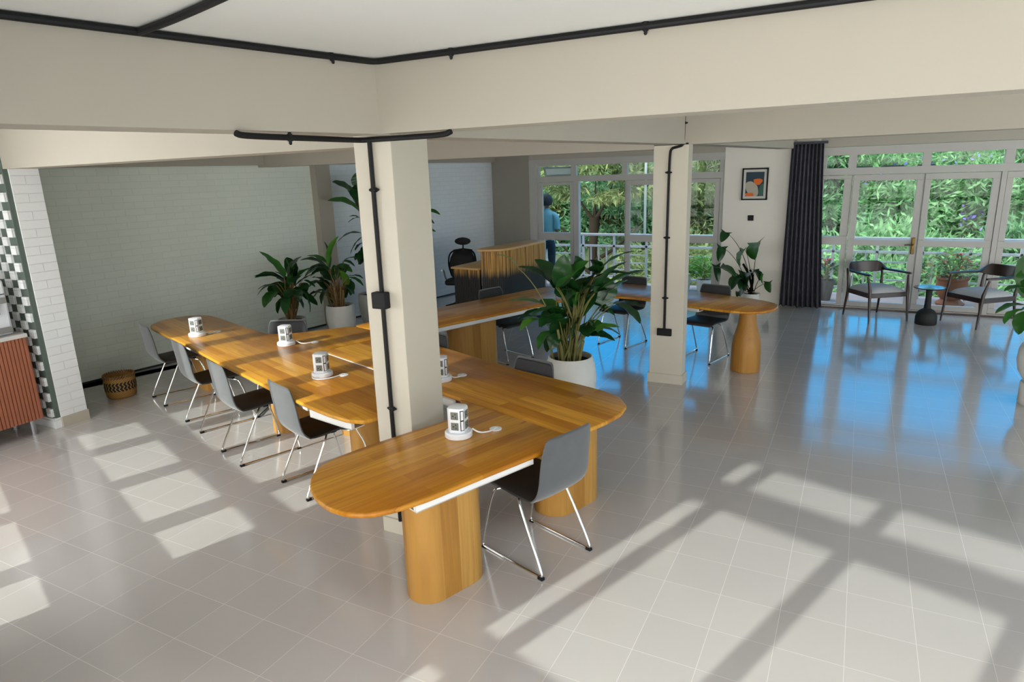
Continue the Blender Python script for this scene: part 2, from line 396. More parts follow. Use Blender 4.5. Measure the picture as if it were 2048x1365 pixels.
# ---------------------------------------------------------------- mesh helpers
class MB:
    def __init__(self): self.v = []; self.f = []; self.mi = []; self.cur = 0
    def add(self, vs, fs):
        n = len(self.v); self.v += [tuple(p) for p in vs]
        for f in fs: self.f.append(tuple(i+n for i in f)); self.mi.append(self.cur)
        return self
    def box(self, x0, x1, y0, y1, z0, z1, rz=0.0, o=(0, 0)):
        c, s = math.cos(rz), math.sin(rz)
        vs = [(o[0]+x*c-y*s, o[1]+x*s+y*c, z) for z in (z0, z1) for x, y in ((x0, y0), (x1, y0), (x1, y1), (x0, y1))]
        return self.add(vs, [(3, 2, 1, 0), (4, 5, 6, 7), (0, 1, 5, 4), (1, 2, 6, 5), (2, 3, 7, 6), (3, 0, 4, 7)])
    def beam(self, p, q, z0, z1, w0, w1):
        """box along the floor line p->q, from w0 to w1 to its left"""
        d = Vector((q[0]-p[0], q[1]-p[1])); L = d.length
        return self.box(0, L, w0, w1, z0, z1, math.atan2(d.y, d.x), p)
    def prism(self, poly, z0, z1):
        n = len(poly)
        vs = [(x, y, z0) for x, y in poly]+[(x, y, z1) for x, y in poly]
        fs = [tuple(range(n-1, -1, -1)), tuple(range(n, 2*n))]
        fs += [(i, (i+1) % n, n+(i+1) % n, n+i) for i in range(n)]
        return self.add(vs, fs)
    def slab(self, poly, z0, z1, r=0.008):
        """prism with rounded rim; poly counter-clockwise"""
        n = len(poly)
        def inset(d):
            out = []
            for i in range(n):
                a, b, c = Vector(poly[i-1]), Vector(poly[i]), Vector(poly[(i+1) % n])
                t = ((b-a).normalized()+(c-b).normalized())
                if t.length < 1e-6: t = (c-b)
                t.normalize()
                out.append((b.x-t.y*d, b.y+t.x*d))
            return out
        rings = [(r, z0), (r*0.3, z0+r*0.3), (0, z0+r), (0, z1-r), (r*0.3, z1-r*0.3), (r, z1)]
        vs = []
        for d, z in rings: vs += [(x, y, z) for x, y in inset(d)]
        fs = [tuple(range(n-1, -1, -1)), tuple(range(5*n, 6*n))]
        for k in range(5):
            fs += [(k*n+i, k*n+(i+1) % n, (k+1)*n+(i+1) % n, (k+1)*n+i) for i in range(n)]
        return self.add(vs, fs)
    def lathe(self, prof, cx=0, cy=0, n=32, cap=True):
        vs = []; fs = []
        for r, z in prof:
            vs += [(cx+r*math.cos(2*PI*i/n), cy+r*math.sin(2*PI*i/n), z) for i in range(n)]
        for k in range(len(prof)-1):
            fs += [(k*n+i, k*n+(i+1) % n, (k+1)*n+(i+1) % n, (k+1)*n+i) for i in range(n)]
        if cap:
            fs.append(tuple(range(n-1, -1, -1)))
            fs.append(tuple(range((len(prof)-1)*n, len(prof)*n)))
        return self.add(vs, fs)
    def tube(self, pts, r, n=8, cap=True):
        pts = [Vector(p) for p in pts]; m = len(pts)
        rr = r if isinstance(r, (list, tuple)) else [r]*m
        tans = []
        for i in range(m):
            t = (pts[min(i+1, m-1)]-pts[max(i-1, 0)])
            tans.append(t.normalized() if t.length > 1e-9 else Vector((0, 0, 1)))
        up = Vector((0, 0, 1)) if abs(tans[0].z) < 0.9 else Vector((1, 0, 0))
        nx = tans[0].cross(up).normalized()
        vs = []
        for i in range(m):
            nx = (nx - tans[i]*nx.dot(tans[i])).normalized()
            ny = tans[i].cross(nx)
            vs += [pts[i]+(nx*math.cos(2*PI*k/n)+ny*math.sin(2*PI*k/n))*rr[i] for k in range(n)]
        fs = []
        for i in range(m-1):
            fs += [(i*n+k, i*n+(k+1) % n, (i+1)*n+(k+1) % n, (i+1)*n+k) for k in range(n)]
        if cap:
            fs.append(tuple(range(n-1, -1, -1))); fs.append(tuple(range((m-1)*n, m*n)))
        return self.add(vs, fs)
    def build(self, name, mat, parent=None, smooth=True, bevel=0.0, angle=35, thick=0.0):
        me = bpy.data.meshes.new(name)
        me.from_pydata(self.v, [], self.f)
        for mm in (mat if isinstance(mat, (list, tuple)) else [mat]): me.materials.append(mm)
        if any(self.mi): me.polygons.foreach_set('material_index', self.mi)
        me.update()
        bm = bmesh.new(); bm.from_mesh(me)
        bmesh.ops.recalc_face_normals(bm, faces=bm.faces); bm.to_mesh(me); bm.free()
        if smooth:
            me.polygons.foreach_set('use_smooth', [True]*len(me.polygons))
            me.set_sharp_from_angle(angle=math.radians(angle))
        o = bpy.data.objects.new(name, me); COL.objects.link(o)
        if thick:
            s = o.modifiers.new('thickness', 'SOLIDIFY'); s.thickness = thick; s.offset = 0
        if bevel:
            b = o.modifiers.new('bevel', 'BEVEL'); b.width = bevel; b.segments = 2; b.limit_method = 'ANGLE'
        if parent: o.parent = parent
        return o

def tag(o, label=None, cat=None, group=None, kind=None):
    if label: o['label'] = label
    if cat: o['category'] = cat
    if group: o['group'] = group
    if kind: o['kind'] = kind
    return o
def empty(name, loc, rz=0.0, label=None, cat=None, group=None, kind=None):
    o = bpy.data.objects.new(name, None); COL.objects.link(o)
    o.empty_display_size = 0.1
    o.location = loc; o.rotation_euler = (0, 0, rz)
    return tag(o, label, cat, group, kind)
def struct(name, mb, mat, label=None, **k):
    return tag(mb.build(name, mat, None, **k), label, None, None, 'structure')
def copy_tree(o, parent=None):
    c = o.copy(); COL.objects.link(c)
    if parent is not None: c.parent = parent
    for ch in KIDS.get(o.name, []):
        copy_tree(ch, c)
    return c
KIDS = {}
def index_kids():
    KIDS.clear()
    for o in bpy.data.objects:
        if o.parent: KIDS.setdefault(o.parent.name, []).append(o)
def arc(pts, k=3):
    """round a polyline by corner cutting"""
    for _ in range(k):
        out = [pts[0]]
        for a, b in zip(pts[:-1], pts[1:]):
            a, b = Vector(a), Vector(b)
            out += [tuple(a*0.75+b*0.25), tuple(a*0.25+b*0.75)]
        out.append(pts[-1]); pts = out
    return pts
def closed_arc(pts, k=2, w=0.2):
    for _ in range(k):
        out = []
        n = len(pts)
        for i in range(n):
            a, b = Vector(pts[i]), Vector(pts[(i+1) % n])
            out += [tuple(a*(1-w)+b*w), tuple(a*w+b*(1-w))]
        pts = out
    return pts
def ccw(p):
    a = sum(p[i-1][0]*p[i][1]-p[i][0]*p[i-1][1] for i in range(len(p)))
    return p if a > 0 else p[::-1]
def local(p, o, az):
    dx, dy = p[0]-o[0], p[1]-o[1]
    c, s = math.cos(-az), math.sin(-az)
    return (dx*c-dy*s, dx*s+dy*c)
AX, AY = math.cos(math.radians(-19.5)), math.sin(math.radians(-19.5))
def st(s, t):
    """the grid of the near window wall: s away from it, t along it"""
    return (s*AX - t*AY, s*AY + t*AX)
TAZ = math.radians(70.5)

# ================================================================ SETTING
ZC, ZB = 2.79, 2.42          # ceiling, underside of the beams
WX = 11.17                   # inner face of the garden windows
YR = -5.6
wall_dir = math.atan2(-0.1633, 1.0)
def wall_y(x): return 7.742 - 0.1633*(x-4.061)

corner = (11.72, wall_y(11.72))
nA, nB = st(-0.5, -6.2), st(-0.5, 8.6)
fl = [nA, (WX+0.12, YR-0.3), (WX+0.12, 5.5), (11.9, 6.7), (0.3, 8.6), nB]
struct('floor', MB().prism(ccw(fl), -0.12, 0.0), M['floor'], 'pale square tiled floor', smooth=False)
cl = [st(-0.75, -6.4), (WX+0.3, YR-0.4), (WX+0.3, 5.5), (12.0, 6.9), (0.3, 8.8), st(-0.75, 8.8)]
struct('ceiling', MB().prism(ccw(cl), ZC, ZC+0.2), M['ceiling'], 'pale painted ceiling', smooth=False)

# left brick wall (beyond the pilaster its colour is tinted for the window light)
o = struct('wall_left', MB().box(-4.2, 7.62-4.061, 0, 0.2, 0, ZC), M['brick'], 'grey-green painted brick wall')
o.location = (4.061, 7.742, 0); o.rotation_euler = (0, 0, math.atan(-0.1633))
o = struct('wall_left_far', MB().box(0, 4.35, 0, 0.2, 0, ZC), M['brick_sky_lit'], 'brick wall behind the reception, its colour tinted pale blue for window light')
o.location = (7.56, wall_y(7.56), 0); o.rotation_euler = (0, 0, math.atan(-0.1633))
for a, b, nm in ((3.2, 7.46, 'baseboard_left'), (7.71, 11.7, 'baseboard_left_far')):
    struct(nm, MB().beam((a, wall_y(a)), (b, wall_y(b)), 0.0, 0.022, -0.015, 0.0), M['black_line'], 'thin black skirting rail along the brick wall')
struct('wall_pilaster', MB().beam((7.46, wall_y(7.46)), (7.71, wall_y(7.71)), 0, ZC, -0.13, 0.0), M['wall'], 'beige pilaster on the brick wall', smooth=False)
struct('trim_1', MB().beam((1.0, wall_y(1.0)), (11.72, wall_y(11.72)), 2.40, ZC, -0.14, 0.0), M['wall'], 'beige beam on top of the brick wall', smooth=False)
# short wall between brick wall and the window
struct('wall_corner', MB().prism(ccw([(WX, 5.43), (11.73, 6.6), (11.93, 6.6), (WX+0.22, 5.43)]), 0, ZC), M['wall'], 'beige wall beside the far window', smooth=False)
# wall with the picture
struct('wall_back', MB().box(WX, WX+0.2, 0.60, 1.97, 0, ZC), M['wall_lit'], 'beige wall with the framed picture', smooth=False)
struct('wall_above_window', MB().box(WX, WX+0.2, 1.97, 5.43, 2.40, ZC).box(WX, WX+0.2, YR, 0.60, 2.41, ZC), M['wall'], 'beige wall above the windows', smooth=False)
struct('wall_right', MB().box(-2.6, WX+0.2, YR-0.2, YR, 2.45, ZC).box(-2.6, -2.2, YR-0.2, YR, 0, 2.45).box(WX-0.4, WX+0.2, YR-0.2, YR, 0, 2.45).box(4.2, 4.6, YR-0.2, YR, 0, 2.45), M['wall'], 'beige wall outside the view', smooth=False)
r = empty('window_fill', (0, YR-0.1, 0), 0, kind='structure', label='unseen glazed doors added in the side wall to light the brick wall')  # unseen glazing added so that sky light reaches the left wall
f = MB()
for x in np.arange(-2.2, 10.8, 0.87): f.box(float(x)-0.05, float(x)+0.05, -0.03, 0.03, 0, 2.45)
f.box(-2.2, 10.8, -0.03, 0.03, 0, 0.08).box(-2.2, 10.8, -0.03, 0.03, 0.95, 1.05).box(-2.2, 10.8, -0.03, 0.03, 2.0, 2.1).build('window_frame', M['frame'], r, smooth=False)
MB().box(-2.2, 10.8, -0.003, 0.003, 0.05, 2.45).build('pane', M['glass'], r, smooth=False)

# columns
def column(nm, x0, x1, y0, y1, lab):
    r = empty(nm, ((x0+x1)/2, (y0+y1)/2, 0), 0, kind='structure', label=lab)
    cx, cy = (x0+x1)/2, (y0+y1)/2
    MB().box(x0-cx, x1-cx, y0-cy, y1-cy, 0, ZB+0.005).build('shaft', M['column'], r, smooth=False, bevel=0.004)
    MB().box(x0-cx-0.014, x1-cx+0.014, y0-cy-0.014, y1-cy+0.014, 0, 0.10).build('plinth', M['column'], r, smooth=False)
    return r
column('column', 2.97, 3.316, 2.265, 2.52, 'square beige column standing among the tables')
column('column', 6.575, 6.745, 1.50, 1.84, 'square beige column by the far table')
# brick pier and open brickwork
r = empty('pier', (3.31, 6.62, 0), 0, kind='structure', label='white painted brick pier')
MB().box(-0.12, 0.12, -0.11, 0.11, 0.10, 2.365).build('shaft', M['brick_white'], r, smooth=False)
MB().box(-0.118, 0.128, -0.118, 0.11, 0, 0.10).build('plinth', M['skirt'], r, smooth=False)
r = empty('wall_open_brick', (3.135, 6.52, 0), 0, kind='structure', label='dark green brick screen with rows of pale staggered blocks beside the white pier')
MB().box(0.012, 0.055, 0.0, 1.36, 0.10, ZC).build('screen', M['brick_green'], r, smooth=False)
MB().box(-0.005, 0.055, 0.0, 1.36, 0, 0.10).build('plinth', M['brick_white'], r, smooth=False)
jb = MB()
for k in range(31):
    z = 0.115+k*0.076
    y = 0.015 + (0.107 if k % 2 else 0.0)
    while y < 1.25:
        jb.box(-0.010, 0.014, y, y+0.08, z, z+0.078)
        y += 0.215
jb.build('block_pattern', M['brick_white'], r, smooth=False)

# beams
def bm_(nm, p, q, w0, w1, z0, lab, mat='wall'):
    return struct(nm, MB().beam(p, q, z0, ZC, w0, w1), M[mat], lab, smooth=False)
bm_('beam', (2.93, -5.6), (2.93, 2.30), -0.20, 0.0, ZB, 'deep beige ceiling beam running right from the near column')
bm_('beam', (2.93, 2.30), (0.2, 2.93), -0.26, 0.0, ZB, 'deep beige ceiling beam running left from the near column')
bm_('beam', (3.03, 2.40), (3.20, 8.0), -0.26, 0.0, 2.365, 'beige ceiling beam from the near column to the white pier')
bm_('beam', (3.05, 2.25), (6.62, 1.52), 0, 0.24, 2.41, 'beige ceiling beam between the two columns')
bm_('beam', (6.58, 1.60), (6.62, 7.3), -0.2, 0.0, 2.372, 'beige ceiling beam from the second column to the brick wall')
bm_('beam', (6.575, -5.6), (6.575, 1.84), -0.22, 0.0, 2.405, 'beige ceiling beam running right from the second column')
bm_('beam', (6.70, 1.47), (11.2, 0.94), 0, 0.25, 2.412, 'beige ceiling beam from the second column to the garden wall')

# near window wall (behind and left of the camera): its bars cast the sun patches
nw = MB()
def nbox(t0, t1, z0, z1, s0=-0.70, s1=-0.5):
    a = st(s0, t0); b = st(s1, t1)
    nw.box(s0, s1, t0, t1, z0, z1, math.radians(-19.5), (0, 0))
nbox(2.2, 4.02, 0, ZC); nbox(6.81, 8.7, 0, ZC); nbox(-6.3, 2.2, 2.40, ZC); nbox(4.02, 6.81, 2.62, ZC); nbox(4.02, 6.81, 0, 0.12)
nbox(-6.3, -5.5, 0, ZC)
struct('wall_near', nw, M['wall'], 'beige wall behind the viewer with tall windows', smooth=False)
r = empty('window_3', (0, 0, 0), math.radians(-19.5), kind='structure', label='near run of glazed doors')
f = MB()
for t in (2.03, 1.195, 0.36, -0.475, -1.31, -2.145, -2.98, -3.815, -4.65): f.box(-0.63, -0.57, t-0.06, t+0.06, 0, 2.4)
f.box(-0.63, -0.57, -5.5, 2.2, 0, 0.08).box(-0.63, -0.57, -5.5, 2.2, 0.94, 1.07).box(-0.63, -0.57, -5.5, 2.2, 1.94, 2.10).box(-0.63, -0.57, -5.5, 2.2, 2.30, 2.4)
f.build('window_frame', M['frame'], r, smooth=False)
MB().box(-0.603, -0.598, -5.5, 2.2, 0.05, 2.35).build('pane', M['glass'], r, smooth=False)
r = empty('window_4', (0, 0, 0), math.radians(-19.5), kind='structure', label='near barred window')
f = MB()
for t in (4.535, 5.415, 6.265): f.box(-0.63, -0.57, t-0.105, t+0.105, 0.1, 2.62)
for a, b_ in ((0.395, 0.655), (0.91, 1.01)): f.box(-0.63, -0.57, 4.02, 6.81, a, b_)
f.build('window_frame', M['frame'], r, smooth=False)
MB().box(-0.603, -0.598, 4.02, 6.81, 0.12, 2.62).build('pane', M['glass'], r, smooth=False)

# ---- garden windows
FD0, FD1 = WX+0.02, WX+0.09
def rect_frame(mb, y0, y1, z0, z1, holes, x0=FD0, x1=FD1):
    """fill a rectangle except the holes (a regular grid cut)"""
    ys = sorted({y0, y1, *[h[0] for h in holes], *[h[1] for h in holes]})
    zs = sorted({z0, z1, *[h[2] for h in holes], *[h[3] for h in holes]})
    for i in range(len(zs)-1):
        run = None
        for j in range(len(ys)-1):
            cy, cz = (ys[j]+ys[j+1])/2, (zs[i]+zs[i+1])/2
            solid = not any(h[0] < cy < h[1] and h[2] < cz < h[3] for h in holes)
            if solid: run = ys[j] if run is None else run
            if run is not None and (not solid or j == len(ys)-2):
                mb.box(x0, x1, run, ys[j+1] if solid else ys[j], zs[i], zs[i+1])
                run = None
def window_run(nm, lab, y0, y1, ztop, fixed, leaves, parts_name):
    r = empty(nm, (WX, (y0+y1)/2, 0), 0, kind='structure', label=lab)
    oy = (y0+y1)/2
    fr = MB()
    holes = list(fixed)+[(a, b, 0.035, 2.005) for a, b, _ in leaves]
    rect_frame(fr, y0, y1, 0, ztop, holes, 0.02, 0.10)
    fr.v = [(x, y-oy, z) for x, y, z in fr.v]
    fr.build('window_frame', M['frame'], r, smooth=False, bevel=0.004)
    for h in fixed:
        MB().box(0.055, 0.060, h[0]-oy, h[1]-oy, h[2], h[3]).build('transom_pane', M['glass'], r, smooth=False)
    for a, b, ps in leaves:
        if ps is None: continue
        lf = MB(); rect_frame(lf, a+0.004, b-0.004, 0.04, 2.0, ps, 0.03, 0.085)
        lf.v = [(x, y-oy, z) for x, y, z in lf.v]
        l = lf.build('door_leaf', M['frame'], r, smooth=False, bevel=0.004)
        for h in ps:
            MB().box(0.055, 0.060, h[0]-oy, h[1]-oy, h[2], h[3]).build('pane', M['glass'], l, smooth=False)
            # glazing bead along the bottom of each pane
        bd = MB()
        for h in ps: bd.box(0.02, 0.03, h[0]-oy-0.01, h[1]-oy+0.01, h[2]-0.018, h[2])
        bd.build('glazing_bead', M['rail'], l, smooth=False)
    return r, oy
L = lambda a, b, lo=0.12: [(a, b, 1.065, 1.915), (a, b, lo, 0.97)]
TZ = (2.105, 2.287)
w2, oy2 = window_run('window_2', 'wide glazed garden doors with overlights', -5.5, 0.60, 2.405,
    [(0.21, 0.50, *TZ), (-0.722, 0.103, *TZ), (-1.668, -0.823, *TZ), (-2.60, -1.777, *TZ), (-3.5, -2.7, *TZ), (-4.4, -3.6, *TZ), (-5.35, -4.5, *TZ)],
    [(0.14, 0.56, [(0.25, 0.52, 1.105, 1.95), (0.215, 0.52, 0.075, 0.975)]),
     (-0.773, 0.13, L(-0.682, 0.038)),
     (-1.66, -0.777, L(-1.570, -0.857)),
     (-2.63, -1.72, L(-2.54, -1.80)),
     (-3.55, -2.66, L(-3.45, -2.75)), (-4.45, -3.57, L(-4.36, -3.66)), (-5.4, -4.47, L(-5.3, -4.56))], 'door_leaf')
MB().box(-0.005, 0.02, -0.745-oy2, -0.700-oy2, 0.86, 1.10).build('door_plate', M['brass'], w2, bevel=0.01)
MB().tube([(-0.01, -0.722-oy2, 1.0), (-0.05, -0.722-oy2, 1.0), (-0.055, -0.66-oy2, 1.0), (-0.055, -0.61-oy2, 0.995)], 0.009).build('door_handle', M['brass'], w2)
MB().box(-0.04, 0.02, -5.5-oy2, 0.6-oy2, 0.0, 0.02).build('threshold', M['dark_wood'], w2, smooth=False)
w1, oy1 = window_run('window_1', 'glazed balcony doors with one leaf standing open', 1.97, 5.43, 2.40,
    [(4.52-0.0, 4.52, *TZ)] [:0] + [(4.617, 5.248, *TZ), (3.68, 4.518, *TZ), (2.72, 3.582, *TZ), (2.055, 2.62, *TZ)],
    [(4.575, 5.29, [(4.647, 5.190, 1.105, 1.945), (4.647, 5.16, 0.10, 0.968)]),
     (3.62, 4.475, None),
     (2.66, 3.615, [(2.75, 3.533, 1.082, 1.92), (2.75, 3.53, 0.10, 0.962)]),
     (2.03, 2.62, [(2.115, 2.54, 1.085, 2.0-0.06), (2.115, 2.54, 0.10, 0.958)])], 'door_leaf')
# the leaf that stands open, seen edge-on
lf = MB(); rect_frame(lf, 0, 0.82, 0.04, 2.0, [(0.09, 0.73, 1.07, 1.92), (0.09, 0.73, 0.12, 0.97)], -0.03, 0.03)
o = lf.build('door_leaf_open', M['rail'], w1, smooth=False, bevel=0.004)
o.location = (0.10, 4.50-oy1, 0); o.rotation_euler = (0, 0, math.radians(21.5-90))
MB().box(-0.003, 0.003, 0.09, 0.73, 0.12, 1.92).build('pane', M['glass'], o, smooth=False)
# small top-hung sash propped open
sf = MB(); rect_frame(sf, -0.29, 0.29, -0.17, 0, [(-0.255, 0.255, -0.145, -0.025)], -0.012, 0.012)
o = sf.build('sash', M['frame'], w1, smooth=False)
o.location = (0.10, 4.90-oy1, 2.265); o.rotation_euler = (0, math.radians(-28), 0)
MB().box(-0.003, 0.003, -0.26, 0.26, -0.15, -0.02).build('pane', M['sash_glass'], o, smooth=False)
struct('trim_2', MB().box(WX-0.012, WX+0.02, 5.30, 5.43, 0, 2.335).box(WX-0.012, WX+0.02, 1.97, 5.43, 2.335, 2.40), M['frame'], 'window casing', smooth=False)

# balcony
struct('balcony_floor', MB().box(WX+0.12, 12.75, -7, 7.5, -0.25, -0.03), M['slab'], 'pinkish balcony slab', smooth=False)
r = empty('railing', (12.5, 0, -0.03), 0, 'white metal balcony railing outside the garden windows', 'railing')
posts = []
y = 4.90; k = 0
top = MB().box(-0.025, 0.025, -6.9, 7.4, 0.955, 1.0); top.build('top_rail', M['rail'], r, smooth=False, bevel=0.004)
MB().box(-0.02, 0.02, -6.9, 7.4, 0.735, 0.775).build('middle_rail', M['rail'], r, smooth=False)
MB().box(-0.02, 0.02, -6.9, 7.4, 0.13, 0.16).build('bottom_rail', M['rail'], r, smooth=False)
ys_ = [4.90+0.65*2, 4.90+0.65, 4.90, 4.25, 3.60, 2.95, 2.30, 1.65, 1.0, 0.35, -0.31, -0.95, -1.60, -2.25, -2.9, -3.55, -4.2, -4.85, -5.5, -6.15, -6.8]
for i, y in enumerate(ys_):
    MB().box(-0.02, 0.02, y-0.02, y+0.02, 0.0, 0.97).build('post', M['rail'], r, smooth=False)
    if i+1 < len(ys_):
        y2 = ys_[i+1]; mb = MB()
        vert = (i % 2 == 0)
        if y < 0.4: vert = (i % 2 == 1)
        if vert:
            for q in (1, 2, 3):
                yy = y+(y2-y)*q/4; mb.box(-0.012, 0.012, yy-0.012, yy+0.012, 0.14, 0.75)
        else:
            for q in (0.28, 0.42, 0.58): mb.box(-0.012, 0.012, y2, y, q, q+0.024)
        mb.build('balusters', M['rail'], r, smooth=False)
MB().box(-0.015, 0.015, 3.62, 3.66, 0.9, 3.2).build('tall_post', M['rail'], r, smooth=False)
# grey panels seen over the double door, fixed to the outside of the frame
for a in (-0.78, -0.36, 0.0):
    w = 0.17 if a == -0.36 else 0.13
    y_ = a-oy2
    m_ = MB(); m_.add([(0.10, y_-w, 0.02), (0.10, y_+w, 0.02), (0.12, y_+w*0.82, 0.125), (0.12, y_-w*0.82, 0.125), (0.16, y_-w, 0.02), (0.16, y_+w, 0.02), (0.17, y_+w*0.82, 0.125), (0.17, y_-w*0.82, 0.125)],
        [(0, 1, 2, 3), (7, 6, 5, 4), (0, 4, 5, 1), (1, 5, 6, 2), (2, 6, 7, 3), (3, 7, 4, 0)])
    o = m_.build('shade_panel', M['shade_grey'], w2, smooth=False); o.location = (0, 0, 2.0); o['label'] = 'grey angled shade panel'
# hillside
hv = []; hf = []
nx_, ny_ = 30, 40
for i in range(nx_+1):
    for j in range(ny_+1):
        x = 14+i*38/nx_; y = -30+j*70/ny_
        z = -5+8.6*min(1, max(0, (x-14)/30))**0.8 + 0.5*math.sin(x*0.7+y*0.4)+0.4*math.sin(y*0.9)
        hv.append((x, y, z))
for i in range(nx_):
    for j in range(ny_):
        a = i*(ny_+1)+j; hf.append((a, a+ny_+1, a+ny_+2, a+1))
mb = MB(); mb.add(hv, hf)
struct('hillside', mb, M['ground'], 'green hillside rising beyond the balcony')
mb = MB(); mb.lathe([(0.01, -2.2), (2.2, -2.35), (3.2, -2.9), (3.3, -4.5)], 19, 7.6, 20)
struct('bare_earth', mb, plain('red_earth', (0.16, 0.055, 0.022), 0.9, noise=0.4, scale=2), 'patch of red earth below the trees')

# ================================================================ PIPES AND SWITCH GEAR
def clip(mb, p, ax):
    """saddle clip round a pipe at p whose ears stick out along ax"""
    p = Vector(p); a = Vector(ax)
    for s in (-1, 1):
        mb.tube([p+a*0.010*s, p+a*0.028*s, p+a*0.034*s], [0.008, 0.008, 0.004], 8)
    mb.tube([p-a*0.017, p+a*0.017], 0.013, 10)
def conduit(nm, pts, r_, lab, clips=(), extra=None, grp=None):
    b = Vector(pts[0])
    root = empty(nm, b, 0, lab, 'pipe', grp)
    MB().tube([Vector(p)-b for p in arc(pts, 3)], r_, 10).build('pipe', M['black'], root)
    for p, ax in clips:
        m_ = MB(); clip(m_, Vector(p)-b, ax); m_.build('clip', M['black'], root)
    return root, b
bl = lambda x: 2.30 + (2.93-x)*0.2308     # near face of the left beam
cz = ZC-0.018
conduit('conduit', [(1.15, bl(1.15)-0.018, cz), (2.0, bl(2.0)-0.018, cz), (2.84, bl(2.84)-0.018, cz), (2.912, 2.28, cz), (2.912, 2.2, cz), (2.912, 1.0, cz), (2.912, -1.5, cz), (2.912, -4.0, cz)],
        0.0145, 'black pipe along the ceiling edge, bending at the corner over the near column',
        [((2.66, bl(2.66)-0.018, cz), (0, 0.25, 0.97)), ((2.912, 1.82, cz), (0, 0, 1)), ((2.912, 0.86, cz), (0, 0, 1))])
conduit('conduit', [(1.80, bl(1.80)-0.018, cz), (1.73, 2.2, cz), (1.5, 1.4, cz), (1.3, 0.6, cz)], 0.0145,
        'faint black pipe branching across the ceiling toward the upper edge')
c1, b1 = conduit('conduit', [(2.955, 2.395, 2.40), (2.955, 2.395, 1.9), (2.955, 2.395, 1.2), (2.955, 2.395, 0.10)], 0.0125,
        'black pipe down the near column with a square switch box',
        [((2.955, 2.39, 2.13), (0, 1, 0)), ((2.955, 2.39, 0.85), (0, 1, 0))])
MB().box(-0.04, 0.012, -0.048, 0.048, 1.465-2.40, 1.56-2.40).build('switch_box', M['black'], c1, bevel=0.006, smooth=False)
r, b = conduit('conduit', [(2.13, 2.46, 2.405), (2.16, 2.46, 2.395), (2.5, 2.455, 2.395), (2.9, 2.45, 2.395), (2.95, 2.44, 2.395), (2.955, 2.38, 2.395), (2.957, 2.3, 2.395), (2.95, 2.1, 2.395), (2.94, 1.90, 2.395), (2.94, 1.86, 2.41)], 0.0145,
        'short black pipe wrapped round the head of the near column', [((2.44, 2.455, 2.395), (0, 0, 1))])
c2, b2 = conduit('conduit', [(6.552, 1.545, 2.72), (6.552, 1.545, 2.45), (6.552, 1.548, 2.40), (6.552, 1.60, 2.385), (6.552, 1.66, 2.375), (6.56, 1.676, 2.33), (6.56, 1.682, 2.0), (6.56, 1.685, 1.2), (6.56, 1.685, 0.58)], 0.0125,
        'black pipe down the far column with a low wall socket',
        [((6.552, 1.545, 2.60), (0, 1, 0)), ((6.56, 1.684, 2.15), (0, 1, 0)), ((6.56, 1.685, 1.52), (0, 1, 0)), ((6.56, 1.685, 0.91), (0, 1, 0))])
MB().box(-0.01, 0.02, 0.065, 0.215, 0.515-2.72, 0.59-2.72).build('socket_box', M['black'], c2, bevel=0.006, smooth=False)
tag(MB().box(WX-0.015, WX, 1.49, 1.578, 1.333, 1.42).build('wall_switch', M['black'], bevel=0.004, smooth=False), 'small square black switch plate on the beige wall below the picture', 'switch')

# picture
r = empty('framed_picture', (WX-0.02, 1.50, 1.90), 0, 'black framed abstract print hanging on the beige wall', 'picture')
fm = MB(); hy, hz, w_ = 0.193, 0.245, 0.022
fm.box(-0.012, 0.018, -hy, hy, hz-w_, hz).box(-0.012, 0.018, -hy, hy, -hz, -hz+w_).box(-0.012, 0.018, -hy, -hy+w_, -hz, hz).box(-0.012, 0.018, hy-w_, hy, -hz, hz)
fm.build('frame', M['black'], r, smooth=False)
MB().box(0.0, 0.018, -hy+w_, hy-w_, -hz+w_, hz-w_).build('mount', plain('picture_mount', (0.62, 0.60, 0.54), 0.8), r, smooth=False)
MB().box(-0.003, 0.0, -0.135, 0.135, -0.185, 0.185).build('print', plain('print_navy', (0.02, 0.045, 0.07), 0.7), r, smooth=False)
def flat(nm, pts, mat, dx):
    m_ = MB(); n = len(pts)
    m_.add([(dx, -y, z) for y, z in pts]+[(dx+0.002, -y, z) for y, z in pts], [tuple(range(n)), tuple(range(2*n-1, n-1, -1))]+[(i, (i+1) % n, n+(i+1) % n, n+i) for i in range(n)])
    m_.build(nm, mat, r, smooth=False)
orange = plain('print_orange', (0.75, 0.16, 0.02), 0.7)
flat('print_shape', closed_arc([(-0.03, 0.075), (0.07, 0.085), (0.125, 0.06), (0.07, -0.02), (0.0, 0.0)], 2), orange, -0.005)
flat('print_shape', closed_arc([(-0.135, 0.03), (-0.05, 0.05), (0.04, -0.02), (0.06, -0.12), (0.05, -0.185), (-0.06, -0.185), (-0.135, -0.08)], 2), plain('print_cream', (0.45, 0.41, 0.33), 0.7), -0.0045)
flat('print_shape', closed_arc([(-0.135, -0.135), (-0.02, -0.13), (0.0, -0.185), (-0.135, -0.185)], 1), orange, -0.0055)
flat('print_shape', closed_arc([(0.07, -0.03), (0.135, 0.02), (0.135, -0.185), (0.06, -0.185)], 1), plain('print_green', (0.05, 0.13, 0.10), 0.7), -0.004)

